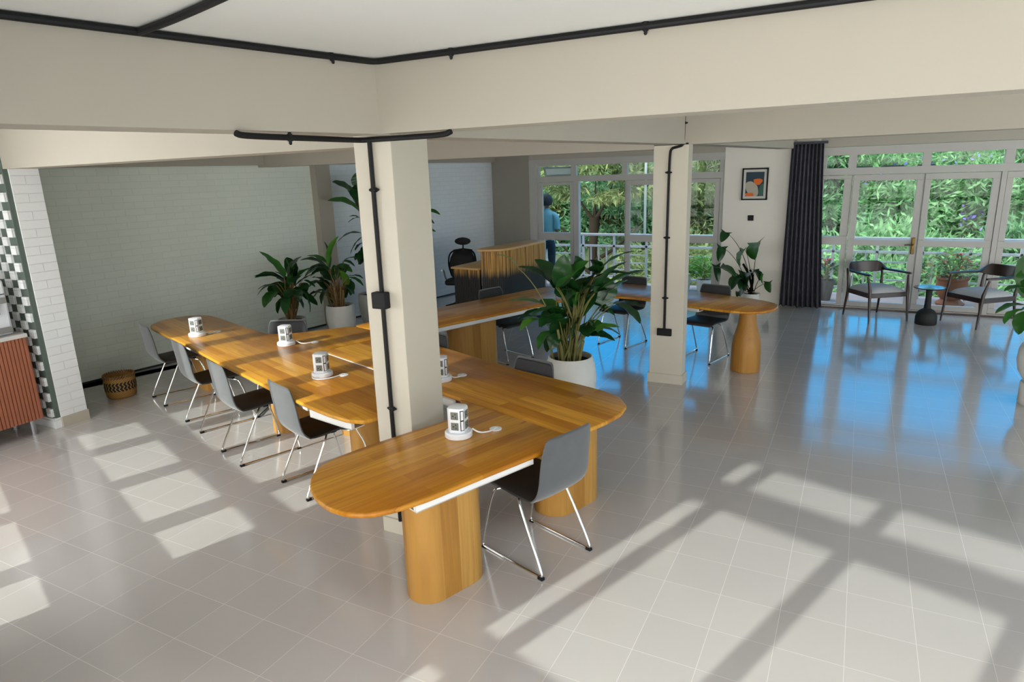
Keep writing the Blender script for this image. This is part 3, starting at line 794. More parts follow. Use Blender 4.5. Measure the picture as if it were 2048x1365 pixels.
# curtain
cb = MB(); cv = []; cf = []
NY, NZ = 120, 16
for i in range(NY+1):
    u = i/NY
    for j in range(NZ+1):
        v = j/NZ
        wdt = 0.44+0.16*(1-v)**1.2
        yy = 0.99-0.0*(1-v) - u*wdt + (0.02*(1-v))
        x = WX-0.13+0.038*math.sin(u*PI*17+0.5*math.sin(v*2.3))*(0.75+0.35*(1-v)) + 0.015*math.sin(u*9+v*2)
        cv.append((x, yy, 0.015+v*2.46+0.008*math.sin(u*40)*(1-v)))
for i in range(NY):
    for j in range(NZ):
        a = i*(NZ+1)+j; cf.append((a, a+NZ+1, a+NZ+2, a+1))
r = empty('curtain', (WX-0.13, 0.72, 0), 0, 'charcoal floor-length curtain gathered beside the wide glazed doors', 'curtain')
cb.add([(x-(WX-0.13), y-0.72, z) for x, y, z in cv], cf); cb.build('drape', M['curtain'], r, thick=0.006, angle=80)
MB().box(-0.05, 0.05, -0.22, 0.30, 2.465, 2.50).build('curtain_track', M['curtain'], r, smooth=False)

# ================================================================ CHAIRS
def make_chair():
    r = empty('dining_chair', (0, 0, 0), 0, '', 'chair', 'grey chairs around the long tables')
    prof_s = [(0.235, 0.435), (0.225, 0.452), (0.17, 0.462), (0.05, 0.458), (-0.06, 0.450), (-0.15, 0.446), (-0.195, 0.455)]
    prof_b = [(-0.175, 0.440), (-0.212, 0.462), (-0.240, 0.505), (-0.252, 0.56), (-0.258, 0.64), (-0.270, 0.73), (-0.290, 0.84)]
    def shell(prof, wf, th, name, mat):
        m_ = MB(); nW = 10; vs = []; n = len(prof)
        for i, (x, z) in enumerate(prof):
            w = wf(i/(n-1))
            a = Vector(prof[max(i-1, 0)]); b = Vector(prof[min(i+1, n-1)]); t = (b-a).normalized()
            nrm = Vector((-t.y, t.x))
            for k in range(nW+1):
                u = k/nW*2-1
                e = 1-abs(u)**6*0.6
                edge = 0.5 if i in (0, n-1) else 1
                yy = u*w/2
                dip = 0.010*(u*u) if name == 'backrest' else 0
                for sgn in (1, -1):
                    vs.append((x+nrm.x*th/2*sgn*e*edge+dip, yy, z+nrm.y*th/2*sgn*e*edge))
        row = (nW+1)*2; fs = []
        for i in range(n-1):
            for k in range(nW):
                a = i*row+k*2
                fs.append((a, a+2, a+row+2, a+row)); fs.append((a+1, a+row+1, a+row+3, a+3))
            fs.append((i*row, (i+1)*row, (i+1)*row+1, i*row+1))
            e = i*row+nW*2; fs.append((e, e+1, e+row+1, e+row))
        for k in range(nW):
            fs.append((k*2, k*2+1, k*2+3, k*2+2)); b = (n-1)*row+k*2
            fs.append((b, b+2, b+3, b+1))
        m_.add(vs, fs)
        o = m_.build(name, mat, r, angle=70)
        ss = o.modifiers.new('smooth', 'SUBSURF'); ss.levels = 1; ss.render_levels = 1
        return o
    shell(prof_s, lambda t: 0.425 if t > 0.1 else 0.40, 0.040, 'seat', M['seat'])
    shell(prof_b, lambda t: 0.43-0.035*t if t < 0.95 else 0.37, 0.030, 'backrest', M['back'])
    shell([(x+0.0155, z) for x, z in prof_b[1:-1]]+[(-0.271, 0.825)], lambda t: 0.415-0.035*t if t < 0.95 else 0.35, 0.012, 'back_lining', M['lining'])
    for s in (-1, 1):
        pts = [(0.07, 0.10*s, 0.425), (0.12, 0.165*s, 0.418), (0.155, 0.19*s, 0.40), (0.245, 0.205*s, 0.04), (0.238, 0.205*s, 0.012), (0.20, 0.205*s, 0.010),
               (-0.20, 0.205*s, 0.010), (-0.252, 0.205*s, 0.012), (-0.250, 0.205*s, 0.045), (-0.065, 0.19*s, 0.40), (-0.05, 0.17*s, 0.418), (0.0, 0.10*s, 0.425)]
        MB().tube(arc(pts, 2), 0.0075, 10).build('sled_leg', M['chrome'], r)
        MB().box(-0.262, -0.225, 0.193*s if s > 0 else -0.217, 0.217 if s > 0 else -0.193, 0.0, 0.018).build('foot_glide', M['black'], r, bevel=0.003)
        MB().box(0.215, 0.25, 0.195*s if s > 0 else -0.215, 0.215 if s > 0 else -0.195, 0.0, 0.010).build('foot_glide', M['black'], r, bevel=0.002)
    m_ = MB()
    for x in (0.03, 0.11): m_.box(x-0.02, x+0.02, -0.14, 0.14, 0.415, 0.436)
    m_.build('seat_bracket', M['black'], r, smooth=False)
    return r
ch0 = make_chair()
index_kids()
chairs = [
 (3.17, 1.56, 71, 'grey chair in the foreground pulled up to the rounded end table'),
 (4.27, 6.22, -20, 'grey chair nearest the wall and basket in the row left of the long table'),
 (3.92, 5.225, -20, 'second grey chair from the wall end in the row left of the long table'),
 (3.565, 4.295, -20, 'grey chair with black seat in the left row, third from the wall end'),
 (3.355, 3.385, -20, 'grey chair in the left row nearest to the rounded end table'),
 (4.02, 2.15, 165, 'dark grey chair whose back shows against the big white plant pot'),
 (4.50, 3.38, 163, 'grey chair back just right of the near column, behind the long table'),
 (4.43, 4.885, 208, 'pale grey chair back in front of the left wall plant pot'),
 (5.40, 4.16, -112, 'dark chair back just left of the near column, beside the white pot'),
 (6.83, 3.68, -110, 'dark chair tucked under the arm of the table before the reception desk'),
 (8.02, 2.61, 165, 'dark chair at the far table left of the far column'),
 (7.68, 1.51, 165, 'dark chair at the far table right of the far column'),
]
for i, (x, y, a, lab) in enumerate(chairs):
    c = ch0 if i == 0 else copy_tree(ch0)
    c.location = (x, y, 0); c.rotation_euler = (0, 0, math.radians(a)); c['label'] = lab

# ================================================================ TABLES
A20 = math.radians(-19.5)
TT = 0.75
def make_table(name, lab, org, az, outline, legs, aprons, slots=(), grommets=(), rounds=()):
    r = empty(name, (org[0], org[1], 0), az, lab, 'table', None)
    lp = lambda p: local(p, org, az)
    o = ccw([lp(p) for p in outline])
    MB().slab(o, TT-0.028, TT, 0.010).build('tabletop', M['wood_x'], r, angle=50)
    for (cx, cy, a, Lg, W) in legs:
        c = lp((cx, cy)); rad = W/2; poly = []
        for k in range(17):
            t = -PI/2+PI*k/16; poly.append((Lg/2-rad+rad*math.cos(t), rad*math.sin(t)))
        for k in range(17):
            t = PI/2+PI*k/16; poly.append((-Lg/2+rad+rad*math.cos(t), rad*math.sin(t)))
        g = MB().prism(poly, 0, TT-0.028).build('leg', M['wood_leg'], r, angle=30)
        g.location = (c[0], c[1], 0); g.rotation_euler = (0, 0, math.radians(a)-az)
    for (p, q, h) in aprons:
        p, q = lp(p), lp(q)
        MB().beam(p, q, TT-0.028-h, TT-0.029, -0.012, 0.012).beam(p, q, TT-0.028-h, TT-0.022-h, -0.09, 0.012).build('steel_rail', M['white_steel'], r, smooth=False)
    for (p, q, w) in slots:
        p, q = lp(p), lp(q)
        MB().beam(p, q, TT-0.02, TT+0.0015, -w, w).build('cable_slot', M['white_steel'], r, smooth=False)
    for g_ in grommets:
        c = lp(g_)
        MB().lathe([(0.0001, TT), (0.036, TT), (0.036, TT+0.003), (0.033, TT+0.0045), (0.014, TT+0.0045), (0.012, TT+0.002), (0.0001, TT+0.002)], c[0], c[1], 24, cap=False).build('grommet', M['white_plastic'], r)
    return r
m1 = [(4.27, 6.60), (4.20, 6.50), (4.15, 6.38), (4.01, 5.99), (3.93, 5.75), (3.78, 5.30), (3.66, 5.0), (3.49, 4.55), (3.33, 4.08), (3.18, 3.67), (3.04, 3.24), (2.98, 3.05), (2.93, 2.86), (2.905, 2.70), (2.93, 2.59), (3.02, 2.555),
      (3.30, 2.55), (3.60, 2.53), (3.85, 3.29), (4.105, 4.055), (4.83, 3.80), (4.90, 4.10), (4.985, 4.43), (4.87, 4.53), (4.66, 4.68), (4.50, 4.84), (4.42, 5.03), (4.50, 5.30), (4.65, 5.75), (4.80, 6.20), (4.845, 6.38), (4.82, 6.52), (4.74, 6.63), (4.62, 6.69), (4.45, 6.70)]
make_table('work_table', 'long oak work table on the left with four socket towers and a curved far end', (4.0, 5.0), math.radians(70.5), closed_arc(m1, 1, 0.15),
    [(4.64, 6.28, 70.5, 0.50, 0.23), (4.14, 4.42, -19.5, 0.50, 0.26), (3.46, 2.89, -19.5, 0.5, 0.26)],
    [((3.38, 4.02), (3.70, 4.90), 0.045), ((3.08, 3.20), (3.23, 3.62), 0.045), ((2.945, 2.70), (3.02, 3.12), 0.055), ((3.78, 5.15), (3.92, 5.55), 0.045)],
    grommets=[(4.30, 5.60), (4.33, 4.33), (3.63, 3.37)])
m2 = [(4.108, 4.045), (3.853, 3.287), (3.603, 2.522), (3.50, 2.22), (3.395, 1.90), (3.235, 1.425), (3.225, 1.34), (3.33, 1.285), (3.50, 1.225), (3.66, 1.19), (3.80, 1.20), (3.93, 1.285), (4.02, 1.42), (4.08, 1.60), (4.14, 1.82), (4.24, 2.17), (4.40, 2.60), (4.62, 3.14), (4.78, 3.60), (4.826, 3.795)]
make_table('work_table', 'oak work table section right of the near column, its corner pointing to the tiled floor', (3.9, 2.6), math.radians(70.5), closed_arc(m2, 1, 0.12),
    [(3.79, 1.62, -19.5, 0.50, 0.28), (4.32, 3.80, -19.5, 0.46, 0.24)],
    [((3.53, 2.32), (3.585, 2.50), 0.055), ((4.33, 2.60), (4.03, 1.75), 0.045)],
    slots=[((4.085, 3.99), (3.66, 2.72), 0.004)], grommets=[(3.96, 2.52)])
ta = [(3.23, 1.33), (3.235, 1.42), (3.39, 1.90), (3.485, 2.20), (3.50, 2.26), (3.42, 2.17), (3.30, 2.135), (3.12, 2.135), (2.91, 2.225), (2.70, 2.305), (2.55, 2.355), (2.43, 2.385), (2.32, 2.385), (2.22, 2.345), (2.12, 2.26), (2.045, 2.15), (2.00, 2.03), (1.995, 1.92), (2.03, 1.825), (2.12, 1.74), (2.27, 1.66), (2.55, 1.555), (2.89, 1.42), (3.06, 1.355)]
make_table('end_table', 'oak end table with a rounded tip in the foreground', (2.7, 1.9), A20, closed_arc(ta, 1, 0.18),
    [(2.66, 1.87, -19.5, 0.46, 0.25)],
    [((2.94, 1.455), (2.24, 1.725), 0.05)], grommets=[(3.13, 1.78)])
t3 = [(4.835, 3.78), (4.76, 3.50), (4.90, 3.63), (5.10, 3.66), (5.30, 3.61), (5.95, 3.34), (6.67, 3.06), (7.05, 2.88), (7.25, 2.65), (7.32, 2.35), (7.25, 2.05), (7.01, 1.5), (6.92, 1.2), (6.89, 0.95), (6.96, 0.79), (7.12, 0.69), (7.32, 0.67), (7.47, 0.735), (7.60, 0.90), (7.76, 1.27), (7.92, 1.69), (8.15, 2.35), (8.22, 2.75), (8.13, 3.12), (7.92, 3.38), (7.60, 3.56), (6.9, 3.83), (6.04, 4.13), (5.45, 4.35), (5.15, 4.42), (4.995, 4.44), (4.905, 4.10)]
make_table('counter_table', 'curved oak table running past the reception desk to a bottle-shaped foot', (6.5, 3.4), A20, closed_arc(t3, 1, 0.2),
    [(6.13, 3.74, -19.5, 0.64, 0.26)],
    [((6.90, 3.04), (5.25, 3.68), 0.05), ((7.05, 1.45), (7.30, 2.05), 0.04)])
ct = bpy.data.objects['counter_table']
pc = local((7.35, 0.98), (6.5, 3.4), A20)
MB().lathe([(0.150, 0), (0.158, 0.01), (0.157, 0.10), (0.156, 0.22), (0.152, 0.30), (0.138, 0.38), (0.112, 0.47), (0.094, 0.55), (0.087, 0.63), (0.086, 0.722)], pc[0], pc[1], 40).build('pedestal', M['wood_leg'], ct)
# white flex hanging under the long table
tag(MB().tube(arc([(3.14, 2.88, 0.69), (3.13, 2.86, 0.60), (3.16, 2.78, 0.45), (3.12, 2.82, 0.25), (3.05, 2.86, 0.02), (3.2, 2.7, 0.008)], 3), 0.005, 8).build('power_cable', M['white_plastic']), 'white cable hanging below the long table beside the near column', 'cable')

# ================================================================ SOCKET TOWERS
def make_tower():
    r = empty('socket_tower', (0, 0, TT), 0, '', 'socket tower', 'white socket towers on the tables')
    MB().lathe([(0.074, 0), (0.079, 0.004), (0.079, 0.028), (0.074, 0.034), (0.03, 0.036)], 0, 0, 40).build('base', M['white_plastic'], r)
    h0, h1 = 0.034, 0.180; R, ch = 0.050, 0.031
    oc = []
    for k in range(4):
        a = k*PI/2
        for w in (-ch, ch): oc.append((R*math.cos(a)-w*math.sin(a), R*math.sin(a)+w*math.cos(a)))
    MB().slab(oc, h0, h1, 0.006).build('body', M['white_plastic'], r, angle=25)
    for k in range(4):
        a = k*PI/2; c, s = math.cos(a), math.sin(a)
        for zc in (0.075, 0.138):
            m_ = MB(); m_.box(R-0.001, R+0.003, -0.022, 0.022, zc-0.022, zc+0.022, a)
            o = m_.build('socket', M['socket'], r, smooth=False)
            q = MB(); q.box(R+0.003, R+0.0036, -0.013, -0.003, zc-0.003, zc+0.002, a).box(R+0.003, R+0.0036, 0.006, 0.010, zc-0.014, zc-0.004, a).box(R+0.003, R+0.0036, 0.004, 0.008, zc+0.006, zc+0.014, a)
            q.build('socket_hole', M['black'], o, smooth=False)
    a = PI/4
    Rc = (R*math.cos(0)+0)*0.5+0.0325
    m_ = MB(); m_.box(0.0565, 0.0595, -0.011, 0.011, 0.05, 0.168, 5*PI/4)
    o = m_.build('usb_strip', M['black'], r, smooth=False)
    MB().box(0.0595, 0.0605, -0.007, 0.007, 0.054, 0.105, 5*PI/4).box(0.0595, 0.0605, -0.007, 0.007, 0.113, 0.164, 5*PI/4).build('usb_cover', M['white_plastic'], o, smooth=False)
    return r
tw0 = make_tower(); index_kids()
tws = [((2.957, 1.925), 10, (3.13, 1.78), 'white octagonal socket tower on the rounded end table in the foreground'),
       ((3.555, 3.513), 25, (3.63, 3.37), 'white socket tower on the long table nearest to the near column, cable looped round it'),
       ((4.163, 4.511), 20, (4.33, 4.33), 'white socket tower in the middle of the long table, before the grey chair back'),
       ((4.108, 5.642), 15, (4.30, 5.60), 'white socket tower at the curved far end of the long table'),
       ((3.80, 2.60), 30, (3.96, 2.52), 'white socket tower mostly hidden behind the near column')]
for i, (p, a, g, lab) in enumerate(tws):
    t = tw0 if i == 0 else copy_tree(tw0)
    az = math.radians(a)
    t.location = (p[0], p[1], TT); t.rotation_euler = (0, 0, az); t['label'] = lab
    ge = local(g, p, az); q = Vector((ge[0], ge[1]))
    side = Vector((-q.y, q.x)).normalized()
    st_ = -q.normalized()*0.0 + side*0.06
    if i == 1:
        pts = [(-0.05, -0.03, 0.02), (-0.085, -0.05, 0.006), (-0.07, -0.09, 0.0055), (0.0, -0.09, 0.0055), (q.x*0.75, q.y*0.75-0.01, 0.0055), (q.x, q.y, 0.004)]
        pts = [(-0.045, 0.06, 0.02), (-0.09, 0.05, 0.006), (-0.115, -0.02, 0.0055), (-0.08, -0.09, 0.0055), (q.x*0.7-0.03, q.y*0.7-0.02, 0.0055), (q.x, q.y, 0.008)]
    else:
        pts = [(q.x*0.36, q.y*0.36, 0.03), (q.x*0.5-side.x*0.02, q.y*0.5-side.y*0.02, 0.006), (q.x*0.7-side.x*0.035, q.y*0.7-side.y*0.035, 0.0055), (q.x*0.9-side.x*0.02, q.y*0.9-side.y*0.02, 0.0055), (q.x, q.y, 0.008)]
    MB().tube(arc(pts, 3), 0.0045, 8).build('cable', M['white_plastic'], t)

# ================================================================ RECEPTION DESK
r = empty('reception_desk', (9.1, 4.9, 0), 0, 'fluted oak reception desk turning black below, in front of the pale wall', 'desk')
o_ = (9.1, 4.9)
fr = [(8.47, 4.95), (8.50, 4.80), (8.58, 4.69), (8.72, 4.63), (8.95, 4.605), (9.40, 4.575), (9.85, 4.545)]
fr = arc(fr, 2)
outer = fr; 
def ribs(path, z0, z1, depth, nm, mat):
    pts = [Vector(p) for p in path]; L_ = [0]
    for a, b in zip(pts[:-1], pts[1:]): L_.append(L_[-1]+(b-a).length)
    def pos(d):
        for k in range(len(pts)-1):
            if d <= L_[k+1] or k == len(pts)-2:
                t = (d-L_[k])/max(1e-6, L_[k+1]-L_[k]); return pts[k].lerp(pts[k+1], t), (pts[k+1]-pts[k]).normalized()
    n = int(L_[-1]/0.03); out = []
    for i in range(n):
        for q, h in ((0.0, 0), (0.12, 1), (0.5, 1.25), (0.88, 1)):
            p, t = pos((i+q)/n*L_[-1]); nn = Vector((t.y, -t.x)); out.append((p.x+nn.x*depth*h*0.5-o_[0], p.y+nn.y*depth*h*0.5-o_[1]))
    inner = [(p.x-0.0-o_[0]-(-0.04)*t_.y*1, p.y+0.04*t_.x-o_[1]) for p, t_ in [pos(L_[-1]*k/12) for k in range(12, -1, -1)]]
    inner = [(p.x-t_.y*0.04-o_[0], p.y+t_.x*0.04-o_[1]) for p, t_ in [pos(L_[-1]*k/12) for k in range(12, -1, -1)]]
    return MB().prism(out+inner, z0, z1).build(nm, mat, r, angle=20)
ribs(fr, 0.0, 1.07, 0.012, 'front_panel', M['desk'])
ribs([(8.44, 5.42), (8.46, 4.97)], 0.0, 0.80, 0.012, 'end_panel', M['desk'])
top = [(p[0]-o_[0], p[1]-o_[1]-0.015) for p in fr]
bk = [(9.90, 4.86), (9.40, 4.93), (9.0, 5.0), (8.70, 5.05), (8.52, 5.04), (8.455, 5.0)]
MB().slab(ccw(top+[(p[0]-o_[0], p[1]-o_[1]) for p in bk]), 1.07, 1.105, 0.008).build('counter_top', M['wood_edge'], r, angle=40)
wt = [(8.40, 4.98), (9.9, 4.84), (9.95, 5.35), (8.45, 5.48)]
MB().slab(ccw([(p[0]-o_[0], p[1]-o_[1]) for p in wt]), 0.80, 0.83, 0.006).build('worktop', M['wood_edge'], r, angle=40)
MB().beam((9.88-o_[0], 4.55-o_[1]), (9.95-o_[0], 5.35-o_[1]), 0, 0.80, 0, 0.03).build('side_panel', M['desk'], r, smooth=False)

# office chair
r = empty('office_chair', (9.22, 5.80, 0), math.radians(200), 'black mesh office chair with a headrest behind the reception desk', 'office chair')
MB().slab(closed_arc([(0.0, -0.22), (0.0, 0.22), (-0.05, 0.23), (-0.05, -0.23)][:4], 1), 0.5, 0.5, 0).v if False else None
sm = MB(); sm.slab(closed_arc([(-0.22, -0.23), (0.24, -0.24), (0.26, 0.0), (0.24, 0.24), (-0.22, 0.23)], 2), 0.44, 0.51, 0.02); sm.build('seat', M['mesh_black'], r, angle=50)
bk_ = MB(); vs = []
prof = [(-0.20, 0.52, 0.17), (-0.25, 0.60, 0.22), (-0.27, 0.72, 0.23), (-0.29, 0.84, 0.20), (-0.33, 0.95, 0.14)]
for x, z, w in prof:
    for k in range(9):
        u = k/8*2-1; vs.append((x+0.05*u*u, u*w, z))
n_ = 9
bk_.add(vs, [(i*n_+k, i*n_+k+1, (i+1)*n_+k+1, (i+1)*n_+k) for i in range(4) for k in range(8)])
bk_.build('backrest', M['mesh_black'], r, thick=0.03, angle=80)
MB().tube(arc([(-0.28, -0.15, 0.95), (-0.22, -0.22, 0.90), (-0.20, -0.24, 0.72), (-0.16, -0.18, 0.54)], 2), 0.014).tube(arc([(-0.28, 0.15, 0.95), (-0.22, 0.22, 0.90), (-0.20, 0.24, 0.72), (-0.16, 0.18, 0.54)], 2), 0.014).tube([(-0.30, -0.16, 0.95), (-0.33, 0, 0.97), (-0.30, 0.16, 0.95)], 0.014).build('back_frame', M['black'], r)
hr = MB(); vs = []
for i in range(7):
    a = i/6*PI; 
    for k in range(12):
        b = 2*PI*k/12; vs.append((-0.33+0.035*math.sin(a)*math.cos(b), -0.14*math.cos(a), 1.10+0.065*math.sin(a)*math.sin(b)))
hr.add(vs, [(i*12+k, i*12+(k+1) % 12, (i+1)*12+(k+1) % 12, (i+1)*12+k) for i in range(6) for k in range(12)]); hr.build('headrest', M['mesh_black'], r, angle=80)
MB().tube([(-0.33, 0, 0.96), (-0.35, 0, 1.05)], 0.012).build('headrest_stem', M['black'], r)
for s in (-1, 1):
    MB().tube(arc([(-0.1, 0.24*s, 0.46), (-0.08, 0.28*s, 0.52), (-0.06, 0.29*s, 0.66), (0.12, 0.28*s, 0.67)], 2), 0.014).build('armrest', M['grey_metal'], r)
MB().tube([(0, 0, 0.44), (0, 0, 0.10)], 0.028).build('gas_lift', M['black'], r)
for k in range(5):
    a = 2*PI*k/5; g = MB().tube([(0, 0, 0.12), (0.27*math.cos(a), 0.27*math.sin(a), 0.07)], [0.025, 0.014]).build('base_arm', M['black'], r)
    w = MB(); w.tube([(0.27*math.cos(a)-0.012*math.sin(a), 0.27*math.sin(a)+0.012*math.cos(a), 0.03), (0.27*math.cos(a)+0.012*math.sin(a), 0.27*math.sin(a)-0.012*math.cos(a), 0.03)], 0.03, 12); w.build('caster', M['black'], g)

# ================================================================ ARMCHAIRS + SIDE TABLE
def make_armchair():
    r = empty('armchair', (0, 0, 0), 0, '', 'armchair', 'dark wooden armchairs by the garden doors')
    for sx_, sy_, nm in ((1, 1, 'front_leg'), (1, -1, 'front_leg'), (-1, 1, 'rear_leg'), (-1, -1, 'rear_leg')):
        if sx_ > 0: pts = [(0.31, 0.29*sy_, 0.0), (0.27, 0.285*sy_, 0.38), (0.265, 0.285*sy_, 0.45), (0.24, 0.295*sy_, 0.56), (0.22, 0.305*sy_, 0.645)]; rr = [0.011, 0.021, 0.022, 0.016, 0.014]
        else: pts = [(-0.30, 0.27*sy_, 0.0), (-0.25, 0.26*sy_, 0.38), (-0.25, 0.26*sy_, 0.45), (-0.27, 0.27*sy_, 0.60), (-0.30, 0.265*sy_, 0.69)]; rr = [0.011, 0.020, 0.021, 0.016, 0.014]
        MB().tube(pts, rr, 12).build(nm, M['dark_wood'], r, angle=60)
    ap = MB().beam((0.265, -0.28), (0.265, 0.28), 0.345, 0.41, -0.012, 0.012).beam((-0.25, -0.26), (-0.25, 0.26), 0.345, 0.41, -0.012, 0.012)
    ap.beam((-0.25, -0.26), (0.265, -0.285), 0.345, 0.41, -0.012, 0.012).beam((-0.25, 0.26), (0.265, 0.285), 0.345, 0.41, -0.012, 0.012)
    ap.build('seat_rail', M['dark_wood'], r, smooth=False, bevel=0.004)
    # cushion, domed
    pad = MB(); vs = []; N = 12
    for i in range(N+1):
        for j in range(N+1):
            u, v = i/N*2-1, j/N*2-1
            h = 0.085*max(0, (1-u**4)*(1-v**4))**0.5
            vs.append((0.005+u*0.265, v*0.272, 0.40+h))
    for i in range(N+1):
        for j in range(N+1):
            u, v = i/N*2-1, j/N*2-1; vs.append((0.005+u*0.265, v*0.272, 0.385))
    q = (N+1)**2; fs = []
    for i in range(N):
        for j in range(N):
            a = i*(N+1)+j; fs.append((a, a+N+1, a+N+2, a+1)); fs.append((q+a, q+a+1, q+a+N+2, q+a+N+1))
    for i in range(N):
        a, b = i*(N+1), (i+1)*(N+1); fs.append((a, q+a, q+b, b)); fs.append((a+N, b+N, q+b+N, q+a+N))
        fs.append((i, i+1, q+i+1, q+i)); c = N*(N+1)+i; fs.append((c, q+c, q+c+1, c+1))
    pad.add(vs, fs); pad.build('seat_cushion', M['pad'], r, angle=60)
    # arm rail that grows into the tall curved back
    path = []; 
    for k in range(33):
        t = k/32*2-1
        if abs(t) > 0.55:
            q_ = (abs(t)-0.55)/0.45; x = -0.17+0.44*q_; y = math.copysign(0.275+0.035*math.sin(q_*PI*0.7), t)
        else:
            a = t/0.55*PI/2; x = -0.17-0.16*math.cos(a); y = 0.275*math.sin(a)
        path.append((x, y, t))
    vs = []
    for x, y, t in path:
        b = max(0, min(1, (0.50-abs(t))/0.26)); b = b*b*(3-2*b)
        lo = 0.655 if abs(t) > 0.5 else 0.655-0.03*b; hi = 0.680+0.10*b
        e = 0.028*(1-b)+0.011*b; e2 = e*(0.55 if abs(t) > 0.97 else 1)
        nx2, ny2 = (x+0.17, y) if abs(t) < 0.55 else (0, y)
        l = math.hypot(nx2, ny2) or 1; nx2 /= l; ny2 /= l
        lean = -0.03*b
        vs += [(x-nx2*e2, y-ny2*e2, lo), (x+nx2*e2, y+ny2*e2, lo), (x+nx2*(e2-lean), y+ny2*(e2-lean), hi), (x-nx2*(e2+lean), y-ny2*(e2+lean), hi)]
    n = len(path); fs = []
    for i in range(n-1):
        for k in range(4): fs.append((i*4+k, i*4+(k+1) % 4, (i+1)*4+(k+1) % 4, (i+1)*4+k))
    fs += [(3, 2, 1, 0), ((n-1)*4, (n-1)*4+1, (n-1)*4+2, (n-1)*4+3)]
    m_ = MB(); m_.add(vs, fs); m_.build('back_and_arms', M['dark_wood'], r, angle=50, bevel=0.006)
    return r
ac = make_armchair(); index_kids()
ac.location = (10.62, -0.30, 0); ac.rotation_euler = (0, 0, math.radians(215)); ac['label'] = 'dark wooden armchair with grey cushion left of the small round side table'
c = copy_tree(ac); c.location = (10.66, -1.55, 0); c.rotation_euler = (0, 0, math.radians(128)); c['label'] = 'dark wooden armchair with grey cushion right of the small round side table'
r = empty('side_table', (10.42, -0.93, 0), 0, 'small round black side table between the two armchairs', 'side table')
MB().lathe([(0.125, 0), (0.132, 0.01), (0.132, 0.10), (0.120, 0.15), (0.09, 0.19), (0.05, 0.215), (0.045, 0.22)], 0, 0, 32).build('base', M['mesh_black'], r, angle=60)
MB().lathe([(0.043, 0.21), (0.036, 0.36), (0.040, 0.485)], 0, 0, 24).build('stem', M['mesh_black'], r, angle=60)
tp = plain('black_lacquer', (0.012, 0.012, 0.014), 0.08)
MB().lathe([(0.10, 0.485), (0.185, 0.497), (0.192, 0.505), (0.188, 0.512), (0.0001, 0.508)], 0, 0, 40, cap=False).build('table_top', tp, r, angle=60)

# ================================================================ CABINET, WATER DISPENSER, BASKET
r = empty('drinks_cabinet', (2.74, 6.72, 0), 0, 'low cabinet with terracotta vertical slats and a pale top beside the brick screen', 'cabinet')
x0, x1, y0, y1 = -0.60, 0.30, -0.20, 0.22
MB().box(x0, x1, y0, y1, 0.15, 0.915).build('body', M['ribbed'], r, smooth=False)
sl = MB(); n = 30
for i in range(n):
    a = x0+(x1-x0)*i/n; sl.box(a+0.003, a+(x1-x0)/n-0.004, y0-0.014, y0, 0.15, 0.915)
for i in range(14):
    a = y0+(y1-y0)*i/14; sl.box(x1, x1+0.012, a+0.003, a+0.026, 0.15, 0.915)
sl.build('slats', M['ribbed'], r, smooth=False)
MB().box(x0-0.02, x1+0.012, y0-0.03, y1+0.01, 0.915, 0.95).build('cabinet_top', M['worktop'], r, bevel=0.005, smooth=False)
for x in (x0+0.08, x1-0.07):
    for y in (y0+0.05, y1-0.05): MB().lathe([(0.028, 0), (0.028, 0.012), (0.024, 0.014), (0.024, 0.15)], x, y, 20).build('foot', M['grey_metal'], r)
r = empty('water_dispenser', (2.84, 6.72, 0.95), 0, 'white countertop water dispenser on the slatted cabinet', 'water dispenser')
MB().box(-0.17, 0.155, -0.15, 0.15, 0, 0.49).build('body', M['white_plastic'], r, bevel=0.025)
MB().box(-0.15, 0.135, -0.163, -0.15, 0.36, 0.365).build('seam', M['black'], r, smooth=False)
MB().box(-0.15, 0.135, -0.175, -0.15, 0.285, 0.335).build('control_panel', plain('dispenser_grey', (0.25, 0.24, 0.23), 0.4), r, bevel=0.008, smooth=False)
MB().box(-0.14, 0.13, -0.20, -0.15, 0.03, 0.075).build('drip_tray', plain('dispenser_tray', (0.22, 0.21, 0.20), 0.5), r, bevel=0.008, smooth=False)
for x in (-0.06, 0.04):
    t = MB().box(x-0.02, x+0.02, -0.19, -0.15, 0.235, 0.29).build('tap', M['white_plastic'], r, bevel=0.006, smooth=False)
    MB().box(x-0.018, x+0.018, -0.195, -0.155, 0.195, 0.235).build('tap_lever', M['blue_tap'] if x > 0 else plain('red_tap', (0.4, 0.03, 0.02), 0.4), t, bevel=0.004, smooth=False)
r = empty('woven_basket', (4.01, 6.89, 0), 0, 'round brown woven basket on the floor by the left wall', 'basket')
r.scale = (0.92, 0.92, 0.95)
R0 = [(0.135, 0.0), (0.158, 0.02), (0.168, 0.09)]
MB().lathe([(0.0001, 0.0), (0.135, 0.0), (0.155, 0.02), (0.164, 0.09)], 0, 0, 40, cap=False).build('lower_weave', basket_material(False), r, angle=80)
MB().lathe([(0.164, 0.09), (0.168, 0.13), (0.166, 0.19)], 0, 0, 40, cap=False).build('dark_band', basket_material(True), r, angle=80)
MB().lathe([(0.166, 0.19), (0.162, 0.24), (0.150, 0.24), (0.150, 0.03), (0.0001, 0.02)], 0, 0, 40, cap=False).build('upper_weave', basket_material(False), r, angle=80)
rm = MB()
for k in range(36):
    a = 2*PI*k/36; b = a+2*PI/36*1.3
    rm.tube([(0.164*math.cos(a), 0.164*math.sin(a), 0.232), (0.158*math.cos((a+b)/2), 0.158*math.sin((a+b)/2), 0.262), (0.152*math.cos(b), 0.152*math.sin(b), 0.238)], 0.009, 6)
rm.build('rim', plain('basket_rim', (0.20, 0.10, 0.03), 0.7, noise=0.4, scale=40), r)

